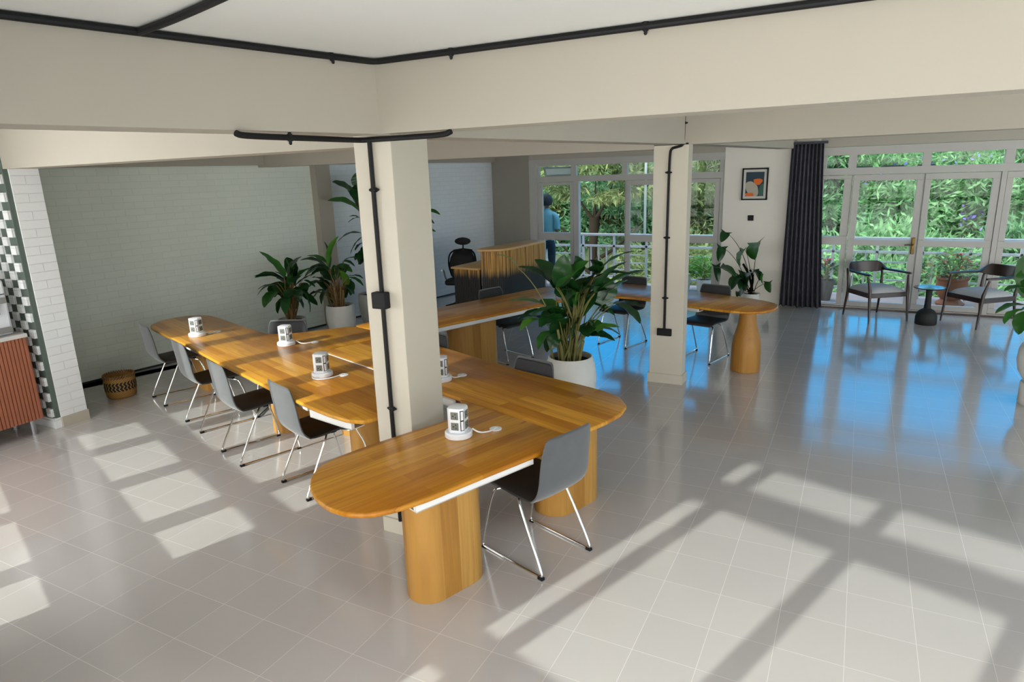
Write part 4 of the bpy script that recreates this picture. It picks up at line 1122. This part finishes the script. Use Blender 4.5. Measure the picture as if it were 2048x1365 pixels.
# ================================================================ PLANTS
CAMP = Vector((0, 0, CAM_H))
FPX = 1316.0
def world_pt(px, py, D):
    """point at horizontal distance D from the viewer on a sight line"""
    d = r2*((px-1024)/FPX) - u2*((py-682.5)/FPX) + f_
    t = D/math.hypot(d.x, d.y)
    return CAMP + d*t
def blade(base, tip, w, arch=0.12, fold=0.25, wave=0.0, shape='lance', nrm=None, rr=rnd):
    base, tip = Vector(base), Vector(tip)
    d = tip-base; L = d.length; dn = d.normalized()
    view = (CAMP-base).normalized()
    if nrm is None:
        nrm = view*1.5+Vector((rr.uniform(-.5, .5), rr.uniform(-.5, .5), 0.25+rr.uniform(-.25, .35)))
    nrm = (nrm-dn*nrm.dot(dn)).normalized(); side = dn.cross(nrm)
    n = 12; vs = []
    for i in range(n+1):
        t = i/n
        if shape == 'lance': ww = math.sin(PI*min(1, t**0.85))**0.62
        elif shape == 'heart': ww = math.sin(PI*(0.10+0.90*t)**0.72)**0.55 if t < 1 else 0
        else: ww = math.sin(PI*t)**0.5
        ww = max(ww, 0.02)*w/2
        c = base+d*t+nrm*(arch*L*math.sin(PI*t)) + side*(0.04*L*math.sin(PI*t))
        c.z += arch*L*0.6*math.sin(PI*t)
        for k, u in enumerate((-1, -0.5, 0, 0.5, 1)):
            vs.append(c+side*ww*u+nrm*(abs(u)*fold*ww+wave*math.sin(t*19+u*2)*ww))
    if shape == 'heart':
        for k, u in ((0, -1), (1, -0.5), (3, 0.5), (4, 1)): vs[k] = vs[k]-dn*abs(u)*L*0.14+side*u*w*0.3
    fs = [(i*5+k, i*5+k+1, (i+1)*5+k+1, (i+1)*5+k) for i in range(n) for k in range(4)]
    return vs, fs
def bez(p, c, q, n=10):
    p, c, q = Vector(p), Vector(c), Vector(q)
    return [p*(1-t)**2+c*2*t*(1-t)+q*t*t for t in [i/n for i in range(n+1)]]
def potted(name, label, loc, prof, D, leaves, mats, group=None, soil_z=None, soil_r=0.1, pot_mat='pot', stem_r=0.006, stem_mat='stem', spread=0.05, twins=0.0, shape='lance', extra_stems=0, stem_top=0.3, jit=0.12, wave=0.05, pot_name='pot'):
    r = empty(name, loc, 0, label, 'potted plant', group)
    L0 = Vector(loc)
    MB().lathe(prof, 0, 0, 40, cap=False).build(pot_name, M[pot_mat], r, angle=50)
    MB().lathe([(0.0001, soil_z), (soil_r, soil_z-0.004)], 0, 0, 24, cap=False).build('soil', M['soil'], r)
    rr = random.Random(len(label)*13+len(leaves))
    more = []
    for l_ in leaves:
        if rr.random() < twins:
            bx, by, tx, ty, w, mt = l_; a = rr.uniform(0.35, 0.8)*rr.choice((-1, 1)); dx, dy = (tx-bx)*0.85, (ty-by)*0.85
            more.append((bx+rr.uniform(-5, 5), by+rr.uniform(-2, 7), bx+dx*math.cos(a)-dy*math.sin(a), by+dx*math.sin(a)+dy*math.cos(a)+4, w*0.9, 1))
    for i, (bx, by, tx, ty, w, mt) in enumerate(list(leaves)+more):
        dd = D+rr.uniform(-jit, jit)
        b = world_pt(bx, by, dd); t = world_pt(tx, ty, dd+rr.uniform(-jit, jit))
        ww = w/FPX*D*1.45
        vs, fs = blade(b-L0, t-L0, ww, shape=shape, wave=wave, rr=rr, arch=rr.uniform(0.03, 0.10))
        mb = MB(); mb.add(vs, fs); lf = mb.build('leaf', M[mats[mt]], r, angle=80)
        a = rr.uniform(0, 2*PI); q = rr.uniform(0, spread)
        s0 = Vector((q*math.cos(a), q*math.sin(a), soil_z-0.01)); e = b-L0
        mid = s0.lerp(e, 0.5); mid.z = max(mid.z, e.z*0.8+0.1*s0.z); mid.x = s0.x*0.7+e.x*0.3; mid.y = s0.y*0.7+e.y*0.3
        MB().tube(bez(s0, mid, e), [stem_r*(1-0.55*k/10) for k in range(11)], 6).build('stem', M[stem_mat], r)
    for i in range(extra_stems):
        a = rr.uniform(0, 2*PI); q = rr.uniform(0.3, 1)*spread*1.2
        s0 = Vector((q*math.cos(a), q*math.sin(a), soil_z-0.01)); e = s0+Vector((math.cos(a)*0.08, math.sin(a)*0.08, stem_top*rr.uniform(0.6, 1)))
        MB().tube(bez(s0, s0.lerp(e, 0.5), e, 4), [stem_r*1.3]*5, 6).build('stem', M[stem_mat], r)
    return r
G3 = ['leaf', 'leaf_dark', 'leaf_pale', 'leaf_light']
pot_big = [(0.0001, 0.0), (0.13, 0.0), (0.15, 0.01), (0.20, 0.12), (0.232, 0.26), (0.238, 0.36), (0.225, 0.47), (0.203, 0.545), (0.196, 0.55), (0.186, 0.545), (0.20, 0.50), (0.20, 0.48)]
potted('potted_plant', 'large leafy plant in a white pot between the long table and the far column', (5.40, 2.25, 0), pot_big, 5.85, [
    (1036, 536, 992, 511, 9, 2), (1110, 574, 1036, 534, 30, 1), (1112, 575, 1178, 522, 30, 0), (1125, 590, 1108, 560, 26, 2), (1150, 560, 1150, 512, 36, 1), (1185, 556, 1272, 502, 20, 0),
    (1200, 545, 1180, 520, 26, 1), (1190, 586, 1290, 541, 32, 0), (1140, 642, 1188, 556, 52, 1), (1200, 612, 1257, 560, 42, 0), (1092, 612, 1018, 603, 17, 2), (1136, 618, 1062, 631, 26, 0),
    (1084, 640, 1040, 662, 24, 3), (1138, 632, 1078, 655, 42, 1), (1222, 606, 1280, 648, 30, 1), (1178, 604, 1230, 632, 26, 1), (1162, 665, 1243, 672, 26, 0), (1176, 668, 1240, 655, 24, 3),
    (1106, 662, 1076, 700, 22, 0), (1118, 668, 1102, 700, 20, 1), (1120, 640, 1098, 612, 30, 1), (1155, 585, 1120, 560, 30, 1), (1170, 600, 1215, 580, 30, 1), (1160, 640, 1130, 668, 34, 1), (1180, 640, 1200, 670, 26, 0), (1170, 575, 1200, 545, 30, 1), (1115, 625, 1080, 600, 22, 0), (1150, 612, 1165, 570, 34, 0)],
    G3, soil_z=0.50, soil_r=0.196, stem_r=0.009, spread=0.13, twins=0.8, extra_stems=10, stem_top=0.38, jit=0.16, stem_mat='stem')
pot_s = [(0.0001, 0), (0.11, 0), (0.125, 0.01), (0.165, 0.14), (0.183, 0.26), (0.186, 0.36), (0.180, 0.415), (0.172, 0.42), (0.163, 0.415), (0.165, 0.38)]
potted('potted_plant', 'bushy plant in a white pot behind the pale grey chair, by the left brick wall', (6.20, 6.56, 0), pot_s, 9.0, [
    (569, 555, 518, 503, 27, 0), (581, 566, 571, 517, 9, 3), (577, 549, 604, 513, 20, 1), (583, 570, 622, 536, 19, 0), (591, 572, 629, 548, 15, 1), (568, 558, 509, 556, 15, 1), (552, 570, 514, 592, 9, 1),
    (556, 583, 528, 616, 20, 0), (571, 593, 556, 628, 14, 1), (587, 587, 588, 626, 26, 0), (603, 581, 620, 627, 18, 0), (553, 564, 550, 595, 22, 1), (597, 575, 611, 596, 15, 1), (606, 560, 630, 575, 14, 1), (580, 580, 552, 556, 26, 1), (575, 600, 600, 580, 24, 1), (585, 560, 590, 535, 20, 1)],
    ['leaf', 'leaf_dark', 'leaf_pale', 'leaf_light'], group='plants by the left wall', soil_z=0.385, soil_r=0.163, stem_r=0.008, spread=0.06, twins=0.9, extra_stems=8, stem_top=0.28, stem_mat='stem_brown', jit=0.18)
pot_t = [(0.0001, 0), (0.12, 0), (0.135, 0.01), (0.175, 0.15), (0.198, 0.28), (0.203, 0.38), (0.192, 0.47), (0.182, 0.50), (0.172, 0.495), (0.175, 0.45)]
potted('potted_plant', 'leafy plant in a rounded white pot left of the near column, by the wall', (6.84, 6.29, 0), pot_t, 9.3, [
    (656, 534, 677, 472, 10, 3), (653, 526, 613, 512, 11, 0), (656, 537, 600, 521, 20, 1), (661, 543, 621, 553, 22, 1), (673, 531, 705, 545, 13, 0), (688, 522, 715, 518, 9, 0), (679, 540, 691, 576, 17, 3),
    (695, 555, 727, 573, 12, 0), (698, 560, 701, 592, 11, 1), (644, 581, 624, 603, 15, 0), (653, 578, 659, 612, 15, 0), (656, 582, 634, 562, 16, 1), (662, 560, 640, 540, 20, 1), (686, 545, 700, 530, 16, 1), (672, 560, 668, 530, 12, 1), (690, 570, 708, 590, 14, 1), (650, 565, 618, 575, 14, 1)],
    ['leaf', 'leaf_dark', 'leaf_pale', 'leaf_light'], group='plants by the left wall', soil_z=0.465, soil_r=0.172, stem_r=0.009, spread=0.08, twins=0.9, extra_stems=10, stem_top=0.36, stem_mat='stem_brown', jit=0.18)
potted('potted_plant', 'tall dark-leaved plant mostly behind the near column against the pale wall', (7.72, 6.46, 0), pot_t, 10.0, [
    (713, 390, 664, 364, 20, 1), (726, 378, 716, 343, 22, 1), (722, 425, 655, 402, 20, 0), (722, 435, 696, 446, 8, 1), (724, 467, 674, 485, 13, 1), (730, 485, 710, 502, 10, 1), (731, 500, 720, 530, 16, 1), (724, 400, 700, 378, 26, 1), (730, 415, 712, 405, 26, 1),
    (850, 425, 881, 430, 6, 0), (845, 462, 872, 464, 5, 0), (760, 380, 800, 350, 26, 1), (780, 420, 830, 400, 24, 1), (770, 460, 820, 480, 22, 1), (750, 400, 760, 350, 24, 1), (740, 520, 715, 510, 14, 1)],
    ['leaf', 'leaf_dark'], soil_z=0.465, soil_r=0.172, stem_r=0.009, spread=0.06, twins=0.9, extra_stems=4, stem_top=0.5, jit=0.2, stem_mat='stem_brown')
pot_w = [(0.0001, 0), (0.105, 0), (0.11, 0.01), (0.125, 0.24), (0.130, 0.25), (0.122, 0.25), (0.118, 0.22)]
ph = potted('potted_plant', 'trailing heart-leaved plant in a white pot below the framed picture', (10.72, 1.40, 0), pot_w, 10.85, [
    (1452, 465, 1442, 485, 12, 1), (1443, 494, 1437, 524, 14, 1), (1490, 500, 1481, 533, 34, 0), (1515, 485, 1510, 520, 28, 0), (1440, 535, 1471, 554, 19, 1), (1432, 531, 1436, 564, 11, 1), (1474, 555, 1462, 580, 15, 1), (1479, 551, 1480, 581, 14, 1),
    (1494, 546, 1491, 583, 24, 1), (1508, 540, 1519, 562, 14, 1), (1527, 549, 1526, 568, 13, 0), (1538, 564, 1541, 586, 16, 0), (1488, 580, 1480, 594, 12, 1), (1478, 584, 1474, 595, 8, 1)],
    ['leaf', 'leaf_dark'], soil_z=0.23, soil_r=0.118, stem_r=0.006, spread=0.04, shape='heart', jit=0.15, wave=0.02, stem_mat='bark')
for (a, b, c) in (((1505, 583), (1500, 548), (1486, 528)), ((1498, 584), (1512, 560), (1500, 540))):
    L0 = Vector((10.72, 1.40, 0)); ps = [world_pt(*q, 10.85)-L0 for q in (a, b, c)]
    MB().tube(bez(*ps), 0.018, 8).build('trunk', M['bark'], ph)
pot_r = [(0.0001, 0.0), (0.17, 0.0), (0.185, 0.01), (0.238, 0.10), (0.258, 0.20), (0.250, 0.30), (0.228, 0.36), (0.218, 0.36), (0.222, 0.30)]
potted('potted_plant', 'white pot with split-leaved plant cut off by the right edge, on a white stand', (7.20, -1.64, 0.205), pot_r, 7.25, [
    (2052, 600, 2046, 512, 30, 2), (2054, 578, 2008, 583, 14, 0), (2056, 612, 1990, 628, 17, 0), (2056, 618, 2009, 649, 24, 0), (2056, 622, 2037, 670, 18, 0), (2080, 600, 2110, 540, 60, 0), (2090, 620, 2140, 600, 60, 1), (2070, 590, 2075, 530, 40, 0), (2080, 640, 2120, 660, 40, 0)],
    G3, soil_z=0.31, soil_r=0.222, stem_r=0.008, spread=0.08, jit=0.12)
r = empty('plant_stand', (7.20, -1.64, 0), 0, 'low white stand under the plant pot at the right edge', 'plant stand')
MB().lathe([(0.0001, 0), (0.20, 0), (0.205, 0.01), (0.205, 0.19), (0.20, 0.20), (0.0001, 0.20)], 0, 0, 32, cap=False).build('stand_body', M['pot'], r)
MB().tube([(-0.207, 0.05, 0.14), (-0.200, -0.06, 0.14)], 0.012).build('hand_hole', M['black'], r)

# balcony pots
def bushy(name, label, loc, prof, pot_mat, soil_z, soil_r, n, R, H, lw, ll, mats, seed, flowers=0, droop=0.3, group=None, stems=10):
    r = empty(name, loc, 0, label, 'potted plant', group); rr = random.Random(seed)
    MB().lathe(prof, 0, 0, 36, cap=False).build('pot', M[pot_mat], r, angle=50)
    MB().lathe([(0.0001, soil_z), (soil_r, soil_z)], 0, 0, 24, cap=False).build('soil', M['soil'], r)
    for mi, mt in enumerate(mats):
        mb = MB()
        for i in range(n//len(mats)):
            a = rr.uniform(0, 2*PI); q = R*rr.uniform(0.15, 1); z = soil_z+H*rr.uniform(0.1, 1)*(1-0.5*(q/R)**2)
            b = Vector((q*math.cos(a), q*math.sin(a), z)); t = b+Vector((math.cos(a+rr.uniform(-1, 1))*ll, math.sin(a+rr.uniform(-1, 1))*ll, ll*rr.uniform(-droop, 0.6)))
            vs, fs = blade(b, t, lw, nrm=Vector((rr.uniform(-1, 1), rr.uniform(-1, 1), 1)), rr=rr); mb.add(vs, fs)
        mb.build('foliage', M[mt], r, angle=80)
    for i in range(stems):
        a = rr.uniform(0, 2*PI); q = R*rr.uniform(0.2, 0.8)
        MB().tube(bez((0.03*math.cos(a), 0.03*math.sin(a), soil_z-0.01), (q*0.3*math.cos(a), q*0.3*math.sin(a), soil_z+H*0.6), (q*math.cos(a), q*math.sin(a), soil_z+H*0.75), 6), 0.006, 5).build('stem', M['stem'], r)
    for i in range(flowers):
        a = rr.uniform(0, 2*PI); q = R*rr.uniform(0.2, 0.9); z = soil_z+H*rr.uniform(0.5, 1)
        m_ = MB()
        for k in range(5):
            b = Vector((q*math.cos(a), q*math.sin(a), z)); e = b+Vector((math.cos(k*1.256)*0.045, math.sin(k*1.256)*0.045, 0.02))
            vs, fs = blade(b, e, 0.035, nrm=Vector((0, 0, 1)), rr=rr); m_.add(vs, fs)
        m_.build('flower', M['red_flower'], r, angle=80)
    return r
ZBF = -0.03
bushy('potted_plant', 'red-flowered plant in a dark pot on the balcony beside the curtain', (11.98, 0.40, ZBF), [(0.0001, 0), (0.085, 0), (0.13, 0.30), (0.14, 0.31), (0.14, 0.34), (0.125, 0.34), (0.12, 0.30)], 'dark_pot', 0.31, 0.122, 26, 0.11, 0.38, 0.07, 0.13, ['leaf_dark', 'dark_pot'], 4, flowers=5, stems=6)
bushy('potted_plant', 'spreading shrub in a big terracotta bowl on the balcony between the armchairs', (12.13, -1.37, ZBF), [(0.0001, 0.0), (0.19, 0.0), (0.20, 0.03), (0.15, 0.07), (0.13, 0.09), (0.16, 0.12), (0.20, 0.20), (0.215, 0.30), (0.20, 0.38), (0.21, 0.40), (0.225, 0.41), (0.225, 0.44), (0.20, 0.44), (0.19, 0.40)], 'terracotta', 0.41, 0.19, 330, 0.42, 0.46, 0.035, 0.075, ['leaf_pale', 'leaf_light', 'leaf_pale', 'leaf_pale', 'terracotta'], 9, flowers=2, stems=14)
bushy('potted_plant', 'bright green fern in a pale pot on the balcony right of the far column', (12.10, 2.40, ZBF), [(0.0001, 0), (0.12, 0), (0.15, 0.22), (0.15, 0.24), (0.135, 0.24), (0.13, 0.20)], 'pot', 0.22, 0.132, 240, 0.20, 0.42, 0.022, 0.17, ['leaf_light', 'leaf_light'], 12, droop=0.1, stems=6)
bushy('potted_plant', 'small red-flowered plant on the balcony behind the far column', (12.15, 2.78, ZBF), [(0.0001, 0), (0.10, 0), (0.13, 0.28), (0.13, 0.30), (0.115, 0.30), (0.11, 0.26)], 'pot', 0.28, 0.112, 60, 0.16, 0.32, 0.05, 0.11, ['leaf_pale', 'leaf_light'], 15, flowers=4, stems=6)

# ================================================================ TREES BEYOND THE BALCONY
def leaf_cloud(seed, n, R, H, ll, lw, clumps=90):
    g = np.random.default_rng(seed)
    # clump centres on and inside a flattened dome
    th = g.uniform(0, 2*PI, clumps); u = g.uniform(-0.85, 1, clumps); rad = g.uniform(0.55, 1.0, clumps)
    c = np.stack([R*rad*np.sqrt(1-u*u)*np.cos(th), R*rad*np.sqrt(1-u*u)*np.sin(th), H*rad*u], 1)
    k = g.integers(0, clumps, n)
    p = c[k]+g.normal(0, 0.30, (n, 3))*np.array([R/3, R/3, H/4.5])
    out = c[k]/np.linalg.norm(c[k], axis=1, keepdims=True)
    d = out*0.7+g.normal(0, 0.55, (n, 3)); d[:, 2] -= 0.15
    d /= np.linalg.norm(d, axis=1, keepdims=True)
    s = np.cross(d, g.normal(0, 1, (n, 3))); s /= np.linalg.norm(s, axis=1, keepdims=True)
    L_ = ll*g.uniform(0.6, 1.3, (n, 1)); W_ = lw*g.uniform(0.7, 1.3, (n, 1))
    v = np.stack([p, p+d*L_*0.45+s*W_, p+d*L_, p+d*L_*0.45-s*W_], 1).reshape(-1, 3)
    me = bpy.data.meshes.new('foliage')
    me.vertices.add(4*n); me.vertices.foreach_set('co', v.ravel())
    me.loops.add(4*n); me.loops.foreach_set('vertex_index', np.arange(4*n, dtype=np.int32))
    me.polygons.add(n); me.polygons.foreach_set('loop_start', np.arange(0, 4*n, 4, dtype=np.int32)); me.polygons.foreach_set('loop_total', np.full(n, 4, dtype=np.int32))
    me.update(); me.validate()
    return me, c
variants = [leaf_cloud(s, 26000, 3.3, 3.1, 0.30, 0.035) for s in (1, 2, 3)]
branchsets = []
for me, c in variants:
    rr = random.Random(5); mb = MB(); g = MB()
    g.tube([(0, 0, -4.5), (0.1, 0.05, -3), (0.0, 0.1, -1.5), (0.05, 0, -0.4)], [0.26, 0.2, 0.17, 0.13], 10)
    for q in c[::3]:
        m0 = Vector((0.03, 0.05, rr.uniform(-1.8, -0.3))); e = Vector(q)
        g.tube(bez(m0, m0.lerp(e, 0.5)+Vector((0, 0, 0.3)), e, 6), [0.07, 0.055, 0.045, 0.035, 0.026, 0.018, 0.012, 0.01][:7], 6)
    branchsets.append(g)
blossom_me = leaf_cloud(44, 260, 3.3, 3.1, 0.13, 0.05, clumps=16)[0]
tree_spots = [
    # x, y, z centre, scale, foliage variant, tone, label
    (27, 16.5, -0.1, 1.05, 0, 'a', 'green tree beyond the balcony at the far left of the left window'),
    (27.5, 12.4, 0.0, 1.05, 1, 'b', 'yellow-green tree behind the person standing on the balcony'),
    (26.5, 8.6, -0.3, 1.0, 2, 'c', 'tree filling the open balcony doorway behind the dark trunk'),
    (28, 5.2, 0.1, 1.05, 0, 'b', 'yellow-green feathery tree seen right of the far column'),
    (27, 1.9, 0.1, 1.05, 1, 'c', 'deep green tree behind the beige wall and curtain'),
    (28, -1.2, 0.0, 1.05, 2, 'a', 'green tree with violet blossom behind the left armchair'),
    (27, -4.6, 0.0, 1.05, 0, 'a', 'green tree with violet blossom behind the right armchair'),
    (28, -8.2, 0.0, 1.1, 1, 'c', 'pale green tree at the right edge of the garden doors'),
    (19, 11.5, -1.9, 0.80, 1, 'a', 'lower green tree behind the denim-clad legs on the balcony'),
    (20, 4.0, -1.9, 0.85, 0, 'b', 'lower yellow-green bush-like tree behind the fern'),
    (19, -0.8, -1.8, 0.85, 2, 'a', 'lower green tree behind the left armchair and railing'),
    (19.5, -4.2, -1.8, 0.85, 1, 'c', 'lower green tree behind the terracotta bowl'),
    (20, -8.0, -1.8, 0.9, 0, 'a', 'lower green tree behind the right-hand railing'),
]
first = {}
for i, (x, y, z, s, v, tone, lab) in enumerate(tree_spots):
    r = empty('tree', (x, y, z-4.4*s), rnd.uniform(0, 6), lab, 'tree', 'trees beyond the balcony')
    r.scale = (s, s, s)
    me = variants[v][0]
    key = (v, tone)
    if key not in first:
        m2_ = me.copy(); m2_.materials.append(M['tree_'+tone]); first[key] = m2_
    fo = bpy.data.objects.new('foliage', first[key]); COL.objects.link(fo); fo.parent = r; fo.location = (0, 0, 4.4)
    if ('trunk', v) not in first:
        tr = branchsets[v].build('trunk', M['bark'], r); first[('trunk', v)] = tr.data
    else:
        tr = bpy.data.objects.new('trunk', first[('trunk', v)]); COL.objects.link(tr); tr.parent = r
    tr.location = (0, 0, 4.4)
    if 'violet' in lab:
        if 'blossom' not in first:
            blossom_me.materials.append(M['blossom']); first['blossom'] = blossom_me
        bo = bpy.data.objects.new('blossom', blossom_me); COL.objects.link(bo); bo.parent = r; bo.location = (0, 0, 4.4)
# the dark-trunked tree in the open doorway
r = empty('tree', (20.5, 7.65, -4.6), 0, 'dark-trunked tree with a fork, seen through the open balcony doorway', 'tree')
tk = MB()
tk.tube([(0, 0, 0), (0.05, 0.03, 2.6), (0, 0.05, 4.2), (0.0, 0.0, 5.3)], [0.20, 0.16, 0.13, 0.17], 12)
for q in ((-0.2, 0.75, 6.4), (0.1, -0.65, 6.5), (0.4, 0.1, 6.6), (0.2, -1.8, 5.4), (0, 1.6, 4.9), (-0.3, -1.3, 4.2), (0.3, 2.4, 5.8), (0.2, -2.2, 4.8)):
    z0 = 5.2 if q[2] > 6 else q[2]-1.5
    tk.tube(bez((0, 0, z0), (q[0]*0.4, q[1]*0.4, z0+0.3), q, 8), [0.09, 0.075, 0.06, 0.05, 0.04, 0.035, 0.03, 0.02, 0.015], 8)
tk.build('trunk', M['bark'], r)
fm_, _ = leaf_cloud(61, 7000, 2.6, 0.9, 0.28, 0.035, clumps=40); fm_.materials.append(M['tree_b'])
fo = bpy.data.objects.new('foliage', fm_); COL.objects.link(fo); fo.parent = r; fo.location = (0.3, 0, 6.5)

# ================================================================ PERSON ON THE BALCONY
def skinned(name, chains, mat, parent, sub=2):
    """chains: list of [(x,y,z,rx,ry)...] ; chains after the first start at an index of the vertex list"""
    vs = []; es = []; rad = []
    for ch in chains:
        prev = None
        for p in ch:
            if isinstance(p, int): prev = p; continue
            vs.append(p[:3]); rad.append(p[3:])
            if prev is not None: es.append((prev, len(vs)-1))
            prev = len(vs)-1
    me = bpy.data.meshes.new(name); me.from_pydata(vs, es, []); me.materials.append(mat)
    o = bpy.data.objects.new(name, me); COL.objects.link(o); o.parent = parent
    sk = o.modifiers.new('skin', 'SKIN'); sk.use_smooth_shade = True
    if not me.skin_vertices: bm = bmesh.new(); bm.from_mesh(me); bm.verts.layers.skin.verify(); bm.to_mesh(me); bm.free()
    for i, d in enumerate(me.skin_vertices[0].data):
        d.radius = rad[i] if len(rad[i]) == 2 else (rad[i][0], rad[i][0]); d.use_root = (i == 0)
    ss = o.modifiers.new('smooth', 'SUBSURF'); ss.levels = sub; ss.render_levels = sub
    return o
P = empty('person', (12.02, 5.49, ZBF), math.radians(8), 'person in a light blue shirt and dark jeans standing on the balcony, back turned', 'person')
# local: +x forward (away from the viewer), z up; height 1.80
skinned('body', [
    [(0, 0, 0.96, .09, .07), (0.0, 0, 1.12, .085, .065), (0.0, 0, 1.30, .10, .065), (0.0, 0, 1.40, .08, .055), (0.0, 0, 1.49, .052, .052), (0.015, 0, 1.555, .05, .05), (0.02, 0, 1.62, .085, .09), (0.02, 0, 1.69, .092, .105), (0.015, 0, 1.76, .075, .085)],
    [3, (0.0, 0.12, 1.385, .030, .030), (-0.005, 0.178, 1.33, .030), (-0.01, 0.203, 1.20, .032), (0.0, 0.212, 1.10, .034), (0.06, 0.22, 0.99, .030), (0.13, 0.21, 0.90, .025), (0.15, 0.205, 0.86, .03, .018)],
    [3, (0.0, -0.12, 1.385, .030, .030), (-0.005, -0.178, 1.33, .030), (-0.01, -0.203, 1.20, .032), (0.0, -0.212, 1.10, .034), (0.06, -0.22, 0.99, .030), (0.13, -0.21, 0.90, .025), (0.15, -0.205, 0.86, .03, .018)],
    [0, (0, 0.095, 0.86, .06), (0.0, 0.10, 0.50, .042), (-0.02, 0.10, 0.30, .042), (-0.02, 0.10, 0.08, .034), (0.06, 0.11, 0.04, .038, .03), (0.15, 0.12, 0.03, .035, .022)],
    [0, (0, -0.095, 0.86, .06), (0.0, -0.10, 0.50, .042), (-0.02, -0.10, 0.30, .042), (-0.02, -0.10, 0.08, .034), (0.06, -0.11, 0.04, .038, .03), (0.15, -0.12, 0.03, .035, .022)],
], M['skin'], P)
sh_ = MB(); rings = [(0.90, .112, .160), (1.00, .112, .158), (1.12, .108, .155), (1.28, .116, .168), (1.38, .110, .176), (1.435, .095, .150), (1.47, .075, .095), (1.50, .062, .066), (1.525, .060, .060)]
NR = 28; vs = []
for z, rx, ry in rings:
    vs += [(rx*math.cos(2*PI*k/NR), ry*math.sin(2*PI*k/NR), z) for k in range(NR)]
sh_.add(vs, [(i*NR+k, i*NR+(k+1) % NR, (i+1)*NR+(k+1) % NR, (i+1)*NR+k) for i in range(len(rings)-1) for k in range(NR)]+[tuple(range(NR-1, -1, -1)), tuple(range((len(rings)-1)*NR, len(rings)*NR))])
for sg in (-1, 1):
    sh_.tube(bez((0.0, 0.11*sg, 1.395), (0.0, 0.205*sg, 1.40), (-0.005, 0.205*sg, 1.22), 6)+[Vector((-0.005, 0.212*sg, 1.12))], [0.060, 0.066, 0.071, 0.071, 0.070, 0.069, 0.068, 0.068], 16)
sh_.build('shirt', M['shirt'], P, angle=70)
skinned('jeans', [
    [(0, 0, 0.99, .145, .105), (0, 0, 0.90, .15, .112)],
    [1, (0, 0.095, 0.82, .095, .10), (0.0, 0.10, 0.50, .072, .075), (-0.02, 0.10, 0.28, .066, .068), (-0.02, 0.10, 0.08, .062, .066), (-0.02, 0.10, 0.05, .062, .066)],
    [1, (0, -0.095, 0.82, .095, .10), (0.0, -0.10, 0.50, .072, .075), (-0.02, -0.10, 0.28, .066, .068), (-0.02, -0.10, 0.08, .062, .066), (-0.02, -0.10, 0.05, .062, .066)],
], M['jeans'], P)
hv_ = []; N1, N2 = 14, 20
for i in range(N1+1):
    a = i/N1*PI*0.70
    for k in range(N2):
        b = 2*PI*k/N2; ext = 1.0+(0.10 if math.cos(b) < 0 else -0.02)*math.sin(a)
        hv_.append((0.004+0.128*math.sin(a)*math.cos(b)*ext, 0.118*math.sin(a)*math.sin(b)*1.03, 1.665+0.140*math.cos(a)*(1.0 if math.cos(b) < 0.2 else 1.0)))
m_ = MB(); m_.add(hv_, [(i*N2+k, i*N2+(k+1) % N2, (i+1)*N2+(k+1) % N2, (i+1)*N2+k) for i in range(N1) for k in range(N2)]); m_.build('hair', M['hair'], P, thick=0.012, angle=80)
for s in (-1, 1):
    MB().lathe([(0.004, -0.028), (0.014, -0.02), (0.018, 0.0), (0.016, 0.022), (0.004, 0.03)], 0.02, 0.088*s, 12).build('ear', M['skin'], P).location = (0, 0, 1.655)
    sh = MB(); sh.slab(closed_arc([(-0.09, -0.045), (0.10, -0.05), (0.20, -0.035), (0.21, 0.03), (0.10, 0.05), (-0.09, 0.045)], 2), 0, 0.075, 0.02); o = sh.build('shoe', M['pot'], P, angle=60); o.location = (-0.01, 0.105*s, 0)
